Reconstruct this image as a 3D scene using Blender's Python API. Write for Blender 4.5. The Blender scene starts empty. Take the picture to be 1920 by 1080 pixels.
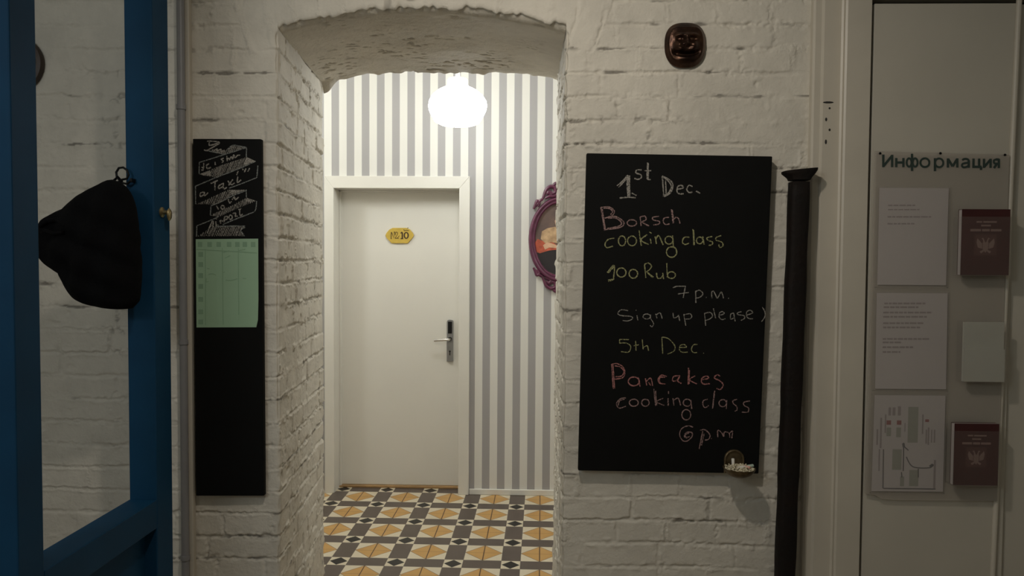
import bpy, bmesh, math, random
import numpy as np
from mathutils import Vector, Matrix

random.seed(7)
C = bpy.context.scene.collection
PI = math.pi

# ------------------------------------------------------------------ camera
F = 1370.0
CAM = Vector((0.0, 0.0, 1.53))
ROT = (Matrix.Rotation(math.radians(1.56), 3, 'Z') @
       Matrix.Rotation(math.radians(90 - 2.0), 3, 'X') @
       Matrix.Rotation(math.radians(0.37), 3, 'Z'))
cd = bpy.data.cameras.new('camera')
cam = bpy.data.objects.new('camera', cd)
C.objects.link(cam)
cam.matrix_world = Matrix.Translation(CAM) @ ROT.to_4x4()
cd.sensor_width = 36.0
cd.lens = F / 1920 * 36.0
cd.clip_start = 0.05
bpy.context.scene.camera = cam

# ------------------------------------------------------------------ world, lights, exposure
wd = bpy.data.worlds.new('world')
bpy.context.scene.world = wd
wd.use_nodes = True
wd.node_tree.nodes['Background'].inputs[0].default_value = (0.8, 0.75, 0.65, 1)
wd.node_tree.nodes['Background'].inputs[1].default_value = 0.01

vs = bpy.context.scene.view_settings
vs.view_transform = 'Standard'
vs.look = 'None'
vs.gamma = 1.0
vs.exposure = 0.0
vs.use_curve_mapping = False

def point_light(name, loc, energy, color, radius):
    l = bpy.data.lights.new(name, 'POINT')
    l.energy = energy
    l.color = color
    l.shadow_soft_size = radius
    o = bpy.data.objects.new(name, l)
    o.location = loc
    C.objects.link(o)
    return o

def spot_light(name, loc, aim, energy, color, radius, cone, blend):
    l = bpy.data.lights.new(name, 'SPOT')
    l.energy = energy
    l.color = color
    l.shadow_soft_size = radius
    l.spot_size = math.radians(cone)
    l.spot_blend = blend
    o = bpy.data.objects.new(name, l)
    o.location = loc
    o.rotation_euler = (Vector(aim) - Vector(loc)).to_track_quat('-Z', 'Y').to_euler()
    C.objects.link(o)
    return o

# the warm ceiling spot of the front room, plus an invented cool fill farther back
spot_light('room_spot_light', (-0.22, 1.10, 2.78), (0.10, 2.5, 1.35), 43.0, (1.0, 0.91, 0.79), 0.045, 124, 1.0)
point_light('room_fill_light', (-1.5, -0.5, 2.4), 27.0, (0.90, 0.98, 1.03), 0.25)
# added fills evening out the corridor, unseen left and right of the archway
point_light('corridor_fill_left', (-2.1, 4.0, 2.55), 24.0, (0.97, 1.0, 0.98), 0.12)
point_light('corridor_fill_right', (2.0, 4.2, 2.55), 21.0, (0.97, 1.0, 0.98), 0.12)

# ------------------------------------------------------------------ geometry of the place
W = 2.50            # front face of the brick wall
WB = 3.32           # back face of the brick wall
HB = 4.764          # striped wall of the corridor
DB = 4.905          # face of the numbered door
ZC = 3.40           # ceiling of the front room
ZH = 2.95           # ceiling of the corridor

def ray(px, py):
    return ROT @ Vector(((px - 960) / F, -(py - 540) / F, -1.0))

def P(px, py, Y):
    d = ray(px, py)
    return CAM + d * ((Y - CAM.y) / d.y)

def PX(px, py, X):
    d = ray(px, py)
    return CAM + d * ((X - CAM.x) / d.x)

def PZ(px, py, Z):
    d = ray(px, py)
    return CAM + d * ((Z - CAM.z) / d.z)

# ------------------------------------------------------------------ noise in numpy
def ihash(*a):
    h = np.uint32(2166136261) * np.ones_like(np.asarray(a[0], dtype=np.int64), dtype=np.uint32)
    with np.errstate(over='ignore'):
        for k in a:
            h = (h ^ np.asarray(k, dtype=np.int64).astype(np.uint32)) * np.uint32(16777619)
            h ^= h >> np.uint32(13)
            h = h * np.uint32(0x5bd1e995)
            h ^= h >> np.uint32(15)
    return h.astype(np.float64) / 4294967295.0

def vn(x, y, seed=0):
    xi = np.floor(x); yi = np.floor(y)
    fx = x - xi; fy = y - yi
    fx = fx * fx * (3 - 2 * fx); fy = fy * fy * (3 - 2 * fy)
    xi = xi.astype(np.int64); yi = yi.astype(np.int64)
    s = np.full_like(xi, seed)
    a = ihash(xi, yi, s); b = ihash(xi + 1, yi, s)
    c = ihash(xi, yi + 1, s); d = ihash(xi + 1, yi + 1, s)
    return ((a * (1 - fx) + b * fx) * (1 - fy) + (c * (1 - fx) + d * fx) * fy) * 2 - 1

def fbm(x, y, seed=0, octv=3):
    r = 0; a = 1.0; t = 0
    for i in range(octv):
        r = r + a * vn(x * 2 ** i + 11.3 * i, y * 2 ** i - 7.7 * i, seed + i)
        t += a; a *= 0.5
    return r / t

def sstep(a, b, x):
    t = np.clip((x - a) / (b - a), 0, 1)
    return t * t * (3 - 2 * t)

# ------------------------------------------------------------------ materials
def newmat(name):
    m = bpy.data.materials.new(name)
    m.use_nodes = True
    nt = m.node_tree
    return m, nt, nt.nodes['Principled BSDF']

def mat(name, col, rough=0.5, metal=0.0, var=0.0, vscale=8.0, bump=0.0, bscale=60.0, spec=0.5, col2=None):
    m, nt, b = newmat(name)
    b.inputs['Base Color'].default_value = (*col, 1)
    b.inputs['Roughness'].default_value = rough
    b.inputs['Metallic'].default_value = metal
    b.inputs['Specular IOR Level'].default_value = spec
    tc = nt.nodes.new('ShaderNodeTexCoord')
    if var > 0 or col2:
        n = nt.nodes.new('ShaderNodeTexNoise')
        n.inputs['Scale'].default_value = vscale
        n.inputs['Detail'].default_value = 5
        nt.links.new(tc.outputs['Object'], n.inputs['Vector'])
        r = nt.nodes.new('ShaderNodeValToRGB')
        c2 = col2 if col2 else tuple(c * (1 - var) for c in col)
        r.color_ramp.elements[0].position = 0.35
        r.color_ramp.elements[1].position = 0.65
        r.color_ramp.elements[0].color = (*c2, 1)
        r.color_ramp.elements[1].color = (*col, 1)
        nt.links.new(n.outputs['Fac'], r.inputs['Fac'])
        nt.links.new(r.outputs['Color'], b.inputs['Base Color'])
    if bump > 0:
        n2 = nt.nodes.new('ShaderNodeTexNoise')
        n2.inputs['Scale'].default_value = bscale
        n2.inputs['Detail'].default_value = 6
        nt.links.new(tc.outputs['Object'], n2.inputs['Vector'])
        bp = nt.nodes.new('ShaderNodeBump')
        bp.inputs['Strength'].default_value = bump
        bp.inputs['Distance'].default_value = 0.01
        nt.links.new(n2.outputs['Fac'], bp.inputs['Height'])
        nt.links.new(bp.outputs['Normal'], b.inputs['Normal'])
    return m

def emis(name, col, strength):
    m, nt, b = newmat(name)
    b.inputs['Base Color'].default_value = (0.9, 0.9, 0.88, 1)
    b.inputs['Emission Color'].default_value = (*col, 1)
    b.inputs['Emission Strength'].default_value = strength
    return m

M = {}
M['white_paint'] = mat('white_gloss_paint', (0.77, 0.75, 0.69), 0.35, var=0.04, vscale=3)
M['door_white'] = mat('door_white', (0.79, 0.77, 0.71), 0.4, var=0.03, vscale=2)
M['plaster'] = mat('plaster', (0.66, 0.63, 0.56), 0.8, var=0.06, vscale=4, bump=0.1)
M['ceiling'] = mat('ceiling_white', (0.78, 0.76, 0.72), 0.85)
M['old_paint'] = mat('old_cream_paint', (0.60, 0.55, 0.46), 0.42, var=0.07, vscale=5, bump=0.05, bscale=25)
M['old_door'] = mat('old_door_paint', (0.56, 0.52, 0.44), 0.4, var=0.05, vscale=4, bump=0.04, bscale=20)
M['gap'] = mat('dark_gap', (0.03, 0.028, 0.025), 0.9)
M['blue'] = mat('blue_paint', (0.006, 0.055, 0.125), 0.6, spec=0.2, var=0.15, vscale=6, bump=0.04, bscale=40)
M['black_board'] = mat('blackboard_black', (0.0052, 0.0052, 0.0048), 0.7, var=0.2, vscale=6, spec=0.15)
M['black_cloth'] = mat('black_cloth', (0.0045, 0.0045, 0.005), 0.95, bump=0.3, bscale=220, spec=0.1)
M['black_metal'] = mat('black_metal', (0.01, 0.01, 0.01), 0.4, 0.6)
M['green_paper'] = mat('green_paper', (0.33, 0.50, 0.33), 0.8, var=0.05, vscale=9)
M['green_ink'] = mat('green_ink', (0.22, 0.355, 0.23), 0.8)
M['green_faint'] = mat('green_faint_ink', (0.25, 0.40, 0.255), 0.8)
M['pipe_grey'] = mat('pipe_grey', (0.30, 0.30, 0.31), 0.4, var=0.1)
M['bronze'] = mat('bronze', (0.10, 0.052, 0.032), 0.36, 0.85, col2=(0.035, 0.02, 0.016), vscale=20, bump=0.12, bscale=90)
M['brown_wood'] = mat('brown_wood', (0.05, 0.03, 0.02), 0.5, var=0.4, vscale=14)
M['brass'] = mat('brass', (0.42, 0.34, 0.18), 0.38, 0.8, var=0.3, vscale=40)
M['old_brass'] = mat('old_brass', (0.20, 0.15, 0.085), 0.42, 0.8, var=0.4, vscale=60, bump=0.1, bscale=120)
M['rust'] = mat('rusty_iron', (0.010, 0.0058, 0.004), 0.75, 0.0, spec=0.25, col2=(0.007, 0.0055, 0.0045), vscale=16, bump=0.35, bscale=55)
M['crumb'] = mat('crumbs', (0.85, 0.76, 0.55), 0.9, var=0.3, vscale=200)
M['chalk_stub'] = mat('chalk_stub', (0.85, 0.82, 0.75), 0.95)
M['chalk_pink_stub'] = mat('chalk_stub_pink', (0.75, 0.42, 0.34), 0.95)
M['chalk_green_stub'] = mat('chalk_stub_green', (0.55, 0.66, 0.55), 0.95)
M['steel'] = mat('brushed_steel', (0.36, 0.36, 0.36), 0.38, 0.75)
M['steel_bright'] = mat('polished_steel', (0.72, 0.70, 0.66), 0.25, 0.85)
M['black_plastic'] = mat('black_plastic', (0.008, 0.008, 0.009), 0.2)
M['sign_yellow'] = mat('sign_yellow', (0.66, 0.46, 0.075), 0.45, var=0.12, vscale=30)
M['sign_ink'] = mat('sign_ink', (0.06, 0.03, 0.008), 0.6)
M['purple'] = mat('purple_frame', (0.135, 0.030, 0.072), 0.36, var=0.3, vscale=25, bump=0.1, bscale=70)
M['canvas_bg'] = mat('canvas_brown', (0.20, 0.13, 0.105), 0.6, col2=(0.11, 0.075, 0.07), vscale=8)
M['canvas_cream'] = mat('canvas_cream', (0.62, 0.42, 0.24), 0.6, col2=(0.38, 0.24, 0.13), vscale=30)
M['canvas_flesh'] = mat('canvas_flesh', (0.72, 0.44, 0.28), 0.6, var=0.2, vscale=30)
M['canvas_red'] = mat('canvas_red', (0.60, 0.12, 0.06), 0.6, var=0.4, vscale=25)
M['canvas_dark'] = mat('canvas_dark', (0.018, 0.014, 0.016), 0.6)
M['threshold'] = mat('threshold_wood', (0.40, 0.24, 0.10), 0.5, var=0.2, vscale=20)
M['paper'] = mat('paper_white', (0.47, 0.425, 0.405), 0.8, var=0.03, vscale=6)
M['paper_ink'] = mat('paper_ink_grey', (0.30, 0.26, 0.25), 0.8)
M['paper_dark'] = mat('paper_ink_dark', (0.15, 0.14, 0.14), 0.8)
M['paper_red'] = mat('paper_ink_red', (0.27, 0.12, 0.115), 0.8)
M['paper_green'] = mat('paper_ink_green', (0.30, 0.295, 0.25), 0.8)
M['heading'] = mat('heading_green_black', (0.030, 0.050, 0.042), 0.5)
M['booklet'] = mat('booklet_red', (0.060, 0.011, 0.012), 0.42, var=0.25, vscale=12)
M['booklet_print'] = mat('booklet_print', (0.22, 0.14, 0.12), 0.6)
M['booklet_panel'] = mat('booklet_panel', (0.085, 0.032, 0.028), 0.6)
M['leaflet'] = mat('leaflet', (0.46, 0.45, 0.39), 0.7, var=0.06, vscale=10)

def clear_plastic(name, tint, opacity):
    m, nt, b = newmat(name)
    b.inputs['Base Color'].default_value = (*tint, 1)
    b.inputs['Roughness'].default_value = 0.3
    b.inputs['Alpha'].default_value = opacity
    return m
M['acrylic'] = clear_plastic('acrylic_sheet', (0.50, 0.45, 0.385), 0.5)
M['acrylic_pocket'] = clear_plastic('acrylic_pocket', (0.5, 0.46, 0.40), 0.05)

def chalk(name, col):
    m, nt, b = newmat(name)
    b.inputs['Base Color'].default_value = (*col, 1)
    b.inputs['Roughness'].default_value = 1.0
    b.inputs['Specular IOR Level'].default_value = 0.0
    tc = nt.nodes.new('ShaderNodeTexCoord')
    n = nt.nodes.new('ShaderNodeTexNoise')
    n.inputs['Scale'].default_value = 330
    n.inputs['Detail'].default_value = 3
    nt.links.new(tc.outputs['Object'], n.inputs['Vector'])
    r = nt.nodes.new('ShaderNodeValToRGB')
    r.color_ramp.elements[0].position = 0.28
    r.color_ramp.elements[1].position = 0.56
    nt.links.new(n.outputs['Fac'], r.inputs['Fac'])
    nt.links.new(r.outputs['Color'], b.inputs['Alpha'])
    return m
M['chalk_white'] = chalk('chalk_white', (0.36, 0.335, 0.295))
M['chalk_pink'] = chalk('chalk_pink', (0.36, 0.235, 0.22))
M['chalk_yellow'] = chalk('chalk_yellow', (0.37, 0.36, 0.18))
M['chalk_red'] = chalk('chalk_coral', (0.45, 0.20, 0.185))
M['chalk_dim'] = chalk('chalk_dim', (0.24, 0.25, 0.235))

# painted brick: paint with grime; 'gap' attribute marks open, unpainted cracks
def brick_material(name='painted_brick', base=(0.70, 0.655, 0.565)):
    m, nt, b = newmat(name)
    b.inputs['Roughness'].default_value = 0.72
    b.inputs['Specular IOR Level'].default_value = 0.3
    tc = nt.nodes.new('ShaderNodeTexCoord')
    n = nt.nodes.new('ShaderNodeTexNoise')
    n.inputs['Scale'].default_value = 7
    n.inputs['Detail'].default_value = 8
    n.inputs['Roughness'].default_value = 0.65
    nt.links.new(tc.outputs['Object'], n.inputs['Vector'])
    r = nt.nodes.new('ShaderNodeValToRGB')
    r.color_ramp.elements[0].position = 0.3
    r.color_ramp.elements[1].position = 0.62
    r.color_ramp.elements[0].color = tuple(c * 0.86 for c in base) + (1,)
    r.color_ramp.elements[1].color = (*base, 1)
    nt.links.new(n.outputs['Fac'], r.inputs['Fac'])
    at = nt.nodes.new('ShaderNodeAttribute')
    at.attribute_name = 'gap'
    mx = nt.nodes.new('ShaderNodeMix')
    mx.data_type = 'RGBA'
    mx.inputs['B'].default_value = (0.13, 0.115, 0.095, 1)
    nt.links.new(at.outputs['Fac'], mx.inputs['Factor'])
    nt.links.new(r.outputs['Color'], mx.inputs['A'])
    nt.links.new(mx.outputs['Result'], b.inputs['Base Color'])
    n2 = nt.nodes.new('ShaderNodeTexNoise')
    n2.inputs['Scale'].default_value = 55
    n2.inputs['Detail'].default_value = 7
    n2.inputs['Roughness'].default_value = 0.6
    nt.links.new(tc.outputs['Object'], n2.inputs['Vector'])
    bp = nt.nodes.new('ShaderNodeBump')
    bp.inputs['Strength'].default_value = 0.28
    bp.inputs['Distance'].default_value = 0.012
    a2 = nt.nodes.new('ShaderNodeAttribute')
    a2.attribute_name = 'crumble'
    n3 = nt.nodes.new('ShaderNodeTexNoise')
    n3.inputs['Scale'].default_value = 130
    n3.inputs['Detail'].default_value = 4
    nt.links.new(tc.outputs['Object'], n3.inputs['Vector'])
    m1 = nt.nodes.new('ShaderNodeMath'); m1.operation = 'MULTIPLY'
    nt.links.new(a2.outputs['Fac'], m1.inputs[0]); nt.links.new(n3.outputs['Fac'], m1.inputs[1])
    m2 = nt.nodes.new('ShaderNodeMath'); m2.operation = 'MULTIPLY_ADD'
    nt.links.new(m1.outputs[0], m2.inputs[0]); m2.inputs[1].default_value = 1.6
    nt.links.new(n2.outputs['Fac'], m2.inputs[2])
    nt.links.new(m2.outputs[0], bp.inputs['Height'])
    nt.links.new(bp.outputs['Normal'], b.inputs['Normal'])
    return m
M['brick'] = brick_material()

# ---- node helpers for exact patterns
class NT:
    def __init__(s, nt): s.nt = nt
    def v(s, x, sock):
        if isinstance(x, (int, float)): sock.default_value = x
        else: s.nt.links.new(x, sock)
    def m(s, op, a, b=0.0):
        n = s.nt.nodes.new('ShaderNodeMath'); n.operation = op
        s.v(a, n.inputs[0]); s.v(b, n.inputs[1])
        return n.outputs[0]
    def mix(s, f, a, b):
        n = s.nt.nodes.new('ShaderNodeMix'); n.data_type = 'RGBA'
        s.v(f, n.inputs['Factor'])
        for x, k in ((a, 'A'), (b, 'B')):
            if isinstance(x, tuple): n.inputs[k].default_value = (*x, 1)
            else: s.nt.links.new(x, n.inputs[k])
        return n.outputs['Result']

def stripe_material(x0, pitch):
    m, nt, b = newmat('striped_wallpaper')
    b.inputs['Roughness'].default_value = 0.55
    N = NT(nt)
    tc = nt.nodes.new('ShaderNodeTexCoord')
    sp = nt.nodes.new('ShaderNodeSeparateXYZ')
    nt.links.new(tc.outputs['Object'], sp.inputs[0])
    f = N.m('FRACT', N.m('ADD', N.m('DIVIDE', N.m('SUBTRACT', sp.outputs[0], x0), pitch), 50.25))
    g = N.m('LESS_THAN', f, 0.5)
    c = N.mix(g, (0.745, 0.735, 0.69), (0.385, 0.375, 0.375))
    nt.links.new(c, b.inputs['Base Color'])
    return m

def tile_material(ox, oy, s, ang):
    m, nt, b = newmat('patterned_cement_tiles')
    N = NT(nt)
    tc = nt.nodes.new('ShaderNodeTexCoord')
    sp = nt.nodes.new('ShaderNodeSeparateXYZ')
    nt.links.new(tc.outputs['Object'], sp.inputs[0])
    X = N.m('SUBTRACT', sp.outputs[0], ox); Y = N.m('SUBTRACT', sp.outputs[1], oy)
    ca, sa = math.cos(ang), math.sin(ang)
    u = N.m('DIVIDE', N.m('ADD', N.m('MULTIPLY', X, ca), N.m('MULTIPLY', Y, sa)), s)
    v = N.m('DIVIDE', N.m('SUBTRACT', N.m('MULTIPLY', Y, ca), N.m('MULTIPLY', X, sa)), s)
    fu = N.m('SUBTRACT', N.m('FRACT', N.m('ADD', u, 50.5)), 0.5)   # 0 at the centre of the dark bands
    fv = N.m('SUBTRACT', N.m('FRACT', N.m('ADD', v, 50.5)), 0.5)
    au = N.m('ABSOLUTE', fu); av = N.m('ABSOLUTE', fv)
    bu = N.m('LESS_THAN', au, 1 / 6); bv = N.m('LESS_THAN', av, 1 / 6)
    small = N.m('MULTIPLY', bu, bv)
    band = N.m('MAXIMUM', bu, bv)
    # small diamond
    dsm = N.m('LESS_THAN', N.m('ADD', au, av), 0.158)
    # big diamond centred in the cell
    cu = N.m('SUBTRACT', 0.5, au); cv = N.m('SUBTRACT', 0.5, av)
    big = N.m('LESS_THAN', N.m('ADD', cu, cv), 1 / 3)
    lineu = N.m('LESS_THAN', cu, 0.010); linev = N.m('LESS_THAN', cv, 0.007)
    edge = N.m('LESS_THAN', N.m('ABSOLUTE', N.m('SUBTRACT', N.m('ADD', cu, cv), 1 / 3)), 0.009)
    noise = nt.nodes.new('ShaderNodeTexNoise')
    noise.inputs['Scale'].default_value = 9
    nt.links.new(tc.outputs['Object'], noise.inputs['Vector'])
    cream = (0.66, 0.585, 0.44)
    yellow = N.mix(noise.outputs['Fac'], (0.50, 0.27, 0.075), (0.58, 0.35, 0.12))
    grey = N.mix(noise.outputs['Fac'], (0.085, 0.064, 0.052), (0.115, 0.09, 0.075))
    c = N.mix(big, cream, yellow)
    c = N.mix(N.m('MULTIPLY', big, N.m('MAXIMUM', lineu, N.m('MULTIPLY', linev, 0.45))), c, (0.10, 0.05, 0.02))
    c = N.mix(N.m('MULTIPLY', edge, 0.7), c, (0.09, 0.06, 0.04))
    c = N.mix(band, c, grey)
    c = N.mix(small, c, cream)
    c = N.mix(N.m('MULTIPLY', small, dsm), c, (0.008, 0.007, 0.007))
    # hairline joints
    ju = N.m('LESS_THAN', N.m('ABSOLUTE', N.m('SUBTRACT', au, 1 / 6)), 0.004)
    jv = N.m('LESS_THAN', N.m('ABSOLUTE', N.m('SUBTRACT', av, 1 / 6)), 0.004)
    c = N.mix(N.m('MULTIPLY', N.m('MAXIMUM', ju, jv), 0.55), c, (0.05, 0.04, 0.03))
    nt.links.new(c, b.inputs['Base Color'])
    b.inputs['Roughness'].default_value = 0.36
    return m

# ------------------------------------------------------------------ mesh helpers
def link_mesh(name, verts, faces, m, parent=None, origin=(0, 0, 0), smooth=False, mats=None, fm=None):
    me = bpy.data.meshes.new(name)
    ox, oy, oz = origin
    me.from_pydata([(v[0] - ox, v[1] - oy, v[2] - oz) for v in verts], [], faces)
    for mm in (mats or [m]):
        me.materials.append(mm)
    if fm is not None:
        me.polygons.foreach_set('material_index', fm)
    bm = bmesh.new(); bm.from_mesh(me)
    bmesh.ops.recalc_face_normals(bm, faces=bm.faces)
    bm.to_mesh(me); bm.free()
    if smooth:
        me.polygons.foreach_set('use_smooth', [True] * len(me.polygons))
        if smooth != 'all':
            me.set_sharp_from_angle(angle=math.radians(40))
    me.update()
    o = bpy.data.objects.new(name, me)
    C.objects.link(o)
    if parent:
        o.parent = parent
    else:
        o.location = origin
    return o

class MB:
    def __init__(s): s.v = []; s.f = []
    def add(s, verts, faces):
        n = len(s.v)
        s.v += [tuple(x) for x in verts]
        s.f += [tuple(i + n for i in f) for f in faces]
        return s
    def box(s, a, b, bev=0.0):
        a = Vector(a); b = Vector(b)
        lo = Vector([min(a[i], b[i]) for i in range(3)]); hi = Vector([max(a[i], b[i]) for i in range(3)])
        bm = bmesh.new()
        bmesh.ops.create_cube(bm, size=1.0)
        for v in bm.verts:
            v.co = Vector([(lo[i] + hi[i]) / 2 + v.co[i] * (hi[i] - lo[i]) for i in range(3)])
        if bev > 0:
            bmesh.ops.bevel(bm, geom=bm.edges[:], offset=bev, segments=2, affect='EDGES', profile=0.5)
        s._bm(bm); return s
    def _bm(s, bm):
        bm.verts.index_update()
        s.add([v.co.copy() for v in bm.verts], [[v.index for v in f.verts] for f in bm.faces])
        bm.free()
    def prism(s, poly, d, bev=0.0):
        """poly: list of Vector; extruded by vector d"""
        bm = bmesh.new()
        d = Vector(d)
        vs0 = [bm.verts.new(p) for p in poly]
        f = bm.faces.new(vs0)
        r = bmesh.ops.extrude_face_region(bm, geom=[f])
        for g in r['geom']:
            if isinstance(g, bmesh.types.BMVert): g.co += d
        if bev > 0:
            bmesh.ops.bevel(bm, geom=bm.edges[:], offset=bev, segments=2, affect='EDGES', profile=0.5)
        s._bm(bm); return s
    def tube(s, pts, r, n=10, cap=True):
        pts = [Vector(p) for p in pts]
        rs = r if isinstance(r, (list, tuple)) else [r] * len(pts)
        rings = []
        up = None
        for i, p in enumerate(pts):
            t = (pts[min(i + 1, len(pts) - 1)] - pts[max(i - 1, 0)]).normalized()
            if up is None:
                up = Vector((0, 0, 1)) if abs(t.z) < 0.9 else Vector((1, 0, 0))
            a = t.cross(up).normalized(); bb = a.cross(t).normalized(); up = bb
            rings.append([p + (a * math.cos(2 * PI * k / n) + bb * math.sin(2 * PI * k / n)) * rs[i] for k in range(n)])
        vv = [x for q in rings for x in q]; ff = []
        for i in range(len(rings) - 1):
            for k in range(n):
                ff.append((i * n + k, i * n + (k + 1) % n, (i + 1) * n + (k + 1) % n, (i + 1) * n + k))
        if cap:
            ff.append(tuple(range(n))[::-1]); ff.append(tuple((len(rings) - 1) * n + k for k in range(n)))
        return s.add(vv, ff)
    def lathe(s, c, prof, n=32, axis='Z', wob=None, sx=1.0, sy=1.0):
        """prof: (radius, height) pairs along axis"""
        c = Vector(c); vv = []; ff = []
        for (r, h) in prof:
            for k in range(n):
                a = 2 * PI * k / n
                rr = r * (wob(a, h) if wob else 1.0)
                x, y = rr * math.cos(a) * sx, rr * math.sin(a) * sy
                if axis == 'Z': vv.append(c + Vector((x, y, h)))
                elif axis == 'Y': vv.append(c + Vector((x, -h, y)))
                else: vv.append(c + Vector((h, x, y)))
        L = len(prof)
        for i in range(L - 1):
            for k in range(n):
                ff.append((i * n + k, i * n + (k + 1) % n, (i + 1) * n + (k + 1) % n, (i + 1) * n + k))
        if prof[0][0] > 1e-6: ff.append(tuple(range(n))[::-1])
        if prof[-1][0] > 1e-6: ff.append(tuple((L - 1) * n + k for k in range(n)))
        return s.add(vv, ff)
    def build(s, name, m, parent=None, origin=(0, 0, 0), smooth=False):
        return link_mesh(name, s.v, s.f, m, parent, origin, smooth)

def tag(o, label=None, cat=None, group=None, kind=None):
    if label: o['label'] = label
    if cat: o['category'] = cat
    if group: o['group'] = group
    if kind: o['kind'] = kind
    return o

def thing(name, loc, label, cat, group=None, kind=None):
    e = bpy.data.objects.new(name, None)
    e.empty_display_size = 0.05
    e.location = loc
    C.objects.link(e)
    return tag(e, label, cat, group, kind)

def struct(o, label, cat):
    return tag(o, label, cat, kind='structure')

# =================================================================== THE SETTING
# -------- brick wall with the arched opening
XL = P(523, 560, W).x          # left front corner of the opening
XLB = P(608, 600, WB).x        # left back corner (splayed)
XR = P(1057, 560, W).x
XRB = P(1041, 560, WB).x
ZS, ZCR = 2.318, 2.384         # springing and crown of the arch
XM = (XL + XR) / 2
HALF = (XR - XL) / 2
RISE = ZCR - ZS
RAD = (HALF ** 2 + RISE ** 2) / (2 * RISE)
ZCEN = ZCR - RAD
XE = P(1524, 10, W).x + 0.03   # brick ends under the door casing
X_FAR = -2.6

def z_arch(x, smooth=False):
    xx = np.clip((x - XM), -HALF * 1.05, HALF * 1.05)
    z = ZCEN + np.sqrt(RAD ** 2 - xx ** 2)
    if smooth:
        return z
    return z + 0.009 * vn(x * 22, x * 0 + 3.3, 5) + 0.006 * vn(x * 70, x * 0 + 1.3, 6)

PH = 0.0805
def courses(u, z, zoff=0.0):
    wz = 0.007 * fbm(u * 2.1, z * 2.1, 21) + 0.003 * vn(u * 14, z * 14, 22)
    zz = (z + wz + zoff) / PH
    c = np.floor(zz); fz = zz - c
    dz = np.minimum(fz, 1 - fz) * PH
    hc = ihash(c.astype(np.int64), np.full(c.shape, 3))
    L = np.where(c.astype(np.int64) % 2 == 0, 0.262, 0.172)
    wu = 0.006 * fbm(u * 4 + 9, z * 9, 31)
    uu = (u + wu + hc * L) / L
    b = np.floor(uu); fu = uu - b
    du = np.minimum(fu, 1 - fu) * L
    return dz, du, c, b

def brick_h(u, z, strength=1.0, radial=None):
    dz, du, c, b = courses(u, z)
    if radial is not None:
        r, a = radial
        inb = (r > RAD - 0.05) & (r < RAD + 0.25) & (np.abs(a) < 0.33)
        pa = a * RAD / 0.086 + 0.1 * vn(a * 20, r * 9, 44)
        bi = np.floor(pa); fa = pa - bi
        da = np.minimum(fa, 1 - fa) * 0.086
        dr = np.abs(r - RAD - 0.25 + 0.012 * vn(a * 60, r, 45))
        dz = np.where(inb, dr, dz); du = np.where(inb, da, du)
        c = np.where(inb, 999, c); b = np.where(inb, bi, b)
    ragged = 0.0032 * vn(u * 75, z * 75, 47) + 0.0022 * vn(u * 31, z * 31, 48)
    dz = np.abs(dz + ragged); du = np.abs(du + ragged)
    jn = 0.5 + 0.5 * fbm(u * 9, z * 9, 51)
    jw = 0.0025 + 0.005 * jn
    j1 = 1 - sstep(jw * 0.3, jw + 0.0035, dz)
    j2 = (1 - sstep(jw * 0.3, jw + 0.003, du)) * (0.15 + 0.75 * sstep(-0.1, 0.5, vn(u * 6, z * 6, 61)))
    j = np.maximum(j1, j2)
    fill = np.clip(0.45 + 1.15 * fbm(u * 6.0, z * 13.0, 71), 0.06, 1.2)
    face = (ihash(c.astype(np.int64), b.astype(np.int64)) - 0.5) * 0.005
    h = -j * 0.0085 * fill * strength + face * (1 - j) * strength
    h = h + 0.0022 * fbm(u * 17, z * 17, 81, 4) * strength + 0.0035 * fbm(u * 2.5, z * 2.5, 91)
    # lumps of mortar and paint pushed out along the joints
    h = h + 0.004 * strength * sstep(0.25, 0.8, vn(u * 38, z * 38, 95)) * (1 - sstep(0.006, 0.022, np.minimum(dz, du)))
    # chipped hollows
    pit = sstep(0.62, 0.85, vn(u * 26, z * 26, 101)) * sstep(0.1, 0.5, vn(u * 5, z * 5, 102))
    h = h - 0.006 * pit * strength
    # crooked cracks in the mortar and chipped brick edges
    zone = 1 - sstep(0.006, 0.020, np.minimum(dz, du * 1.5))
    zone = zone * sstep(-0.25, 0.45, fbm(u * 4.3, z * 7.0, 151))
    n_ = vn(u * 36, z * 52, 152) + 0.35 * vn(u * 90, z * 120, 153)
    crack = np.exp(-(n_ / 0.16) ** 2) * zone
    h = h - 0.0062 * crack * strength + 0.0035 * zone * vn(u * 60, z * 80, 154) * strength
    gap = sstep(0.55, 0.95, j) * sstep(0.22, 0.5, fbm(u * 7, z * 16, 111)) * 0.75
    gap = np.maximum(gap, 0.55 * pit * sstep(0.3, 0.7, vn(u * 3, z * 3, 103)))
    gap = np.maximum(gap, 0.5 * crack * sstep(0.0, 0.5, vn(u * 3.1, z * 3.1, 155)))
    # second value: how crumbly the surface is (along the joints)
    crumb_ = (1 - sstep(0.004, 0.016, np.minimum(dz, du))) * sstep(-0.3, 0.4, vn(u * 8, z * 8, 121))
    return h, gap + 1j * crumb_

wv, wf, wg = [], [], []
wcount = 0
def add_grid(Pg, gap):
    global wcount
    nu, nv, _ = Pg.shape
    wv.append(Pg.reshape(-1, 3)); wg.append(gap.reshape(-1))
    idx = np.arange(nu * nv).reshape(nu, nv) + wcount
    f = np.stack([idx[:-1, :-1], idx[1:, :-1], idx[1:, 1:], idx[:-1, 1:]], -1).reshape(-1, 4)
    wf.append(f); wcount += nu * nv

RC = 0.015
def axis(a, b, step):
    n = max(2, int(abs(b - a) / step) + 1)
    return np.linspace(a, b, n)

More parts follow.
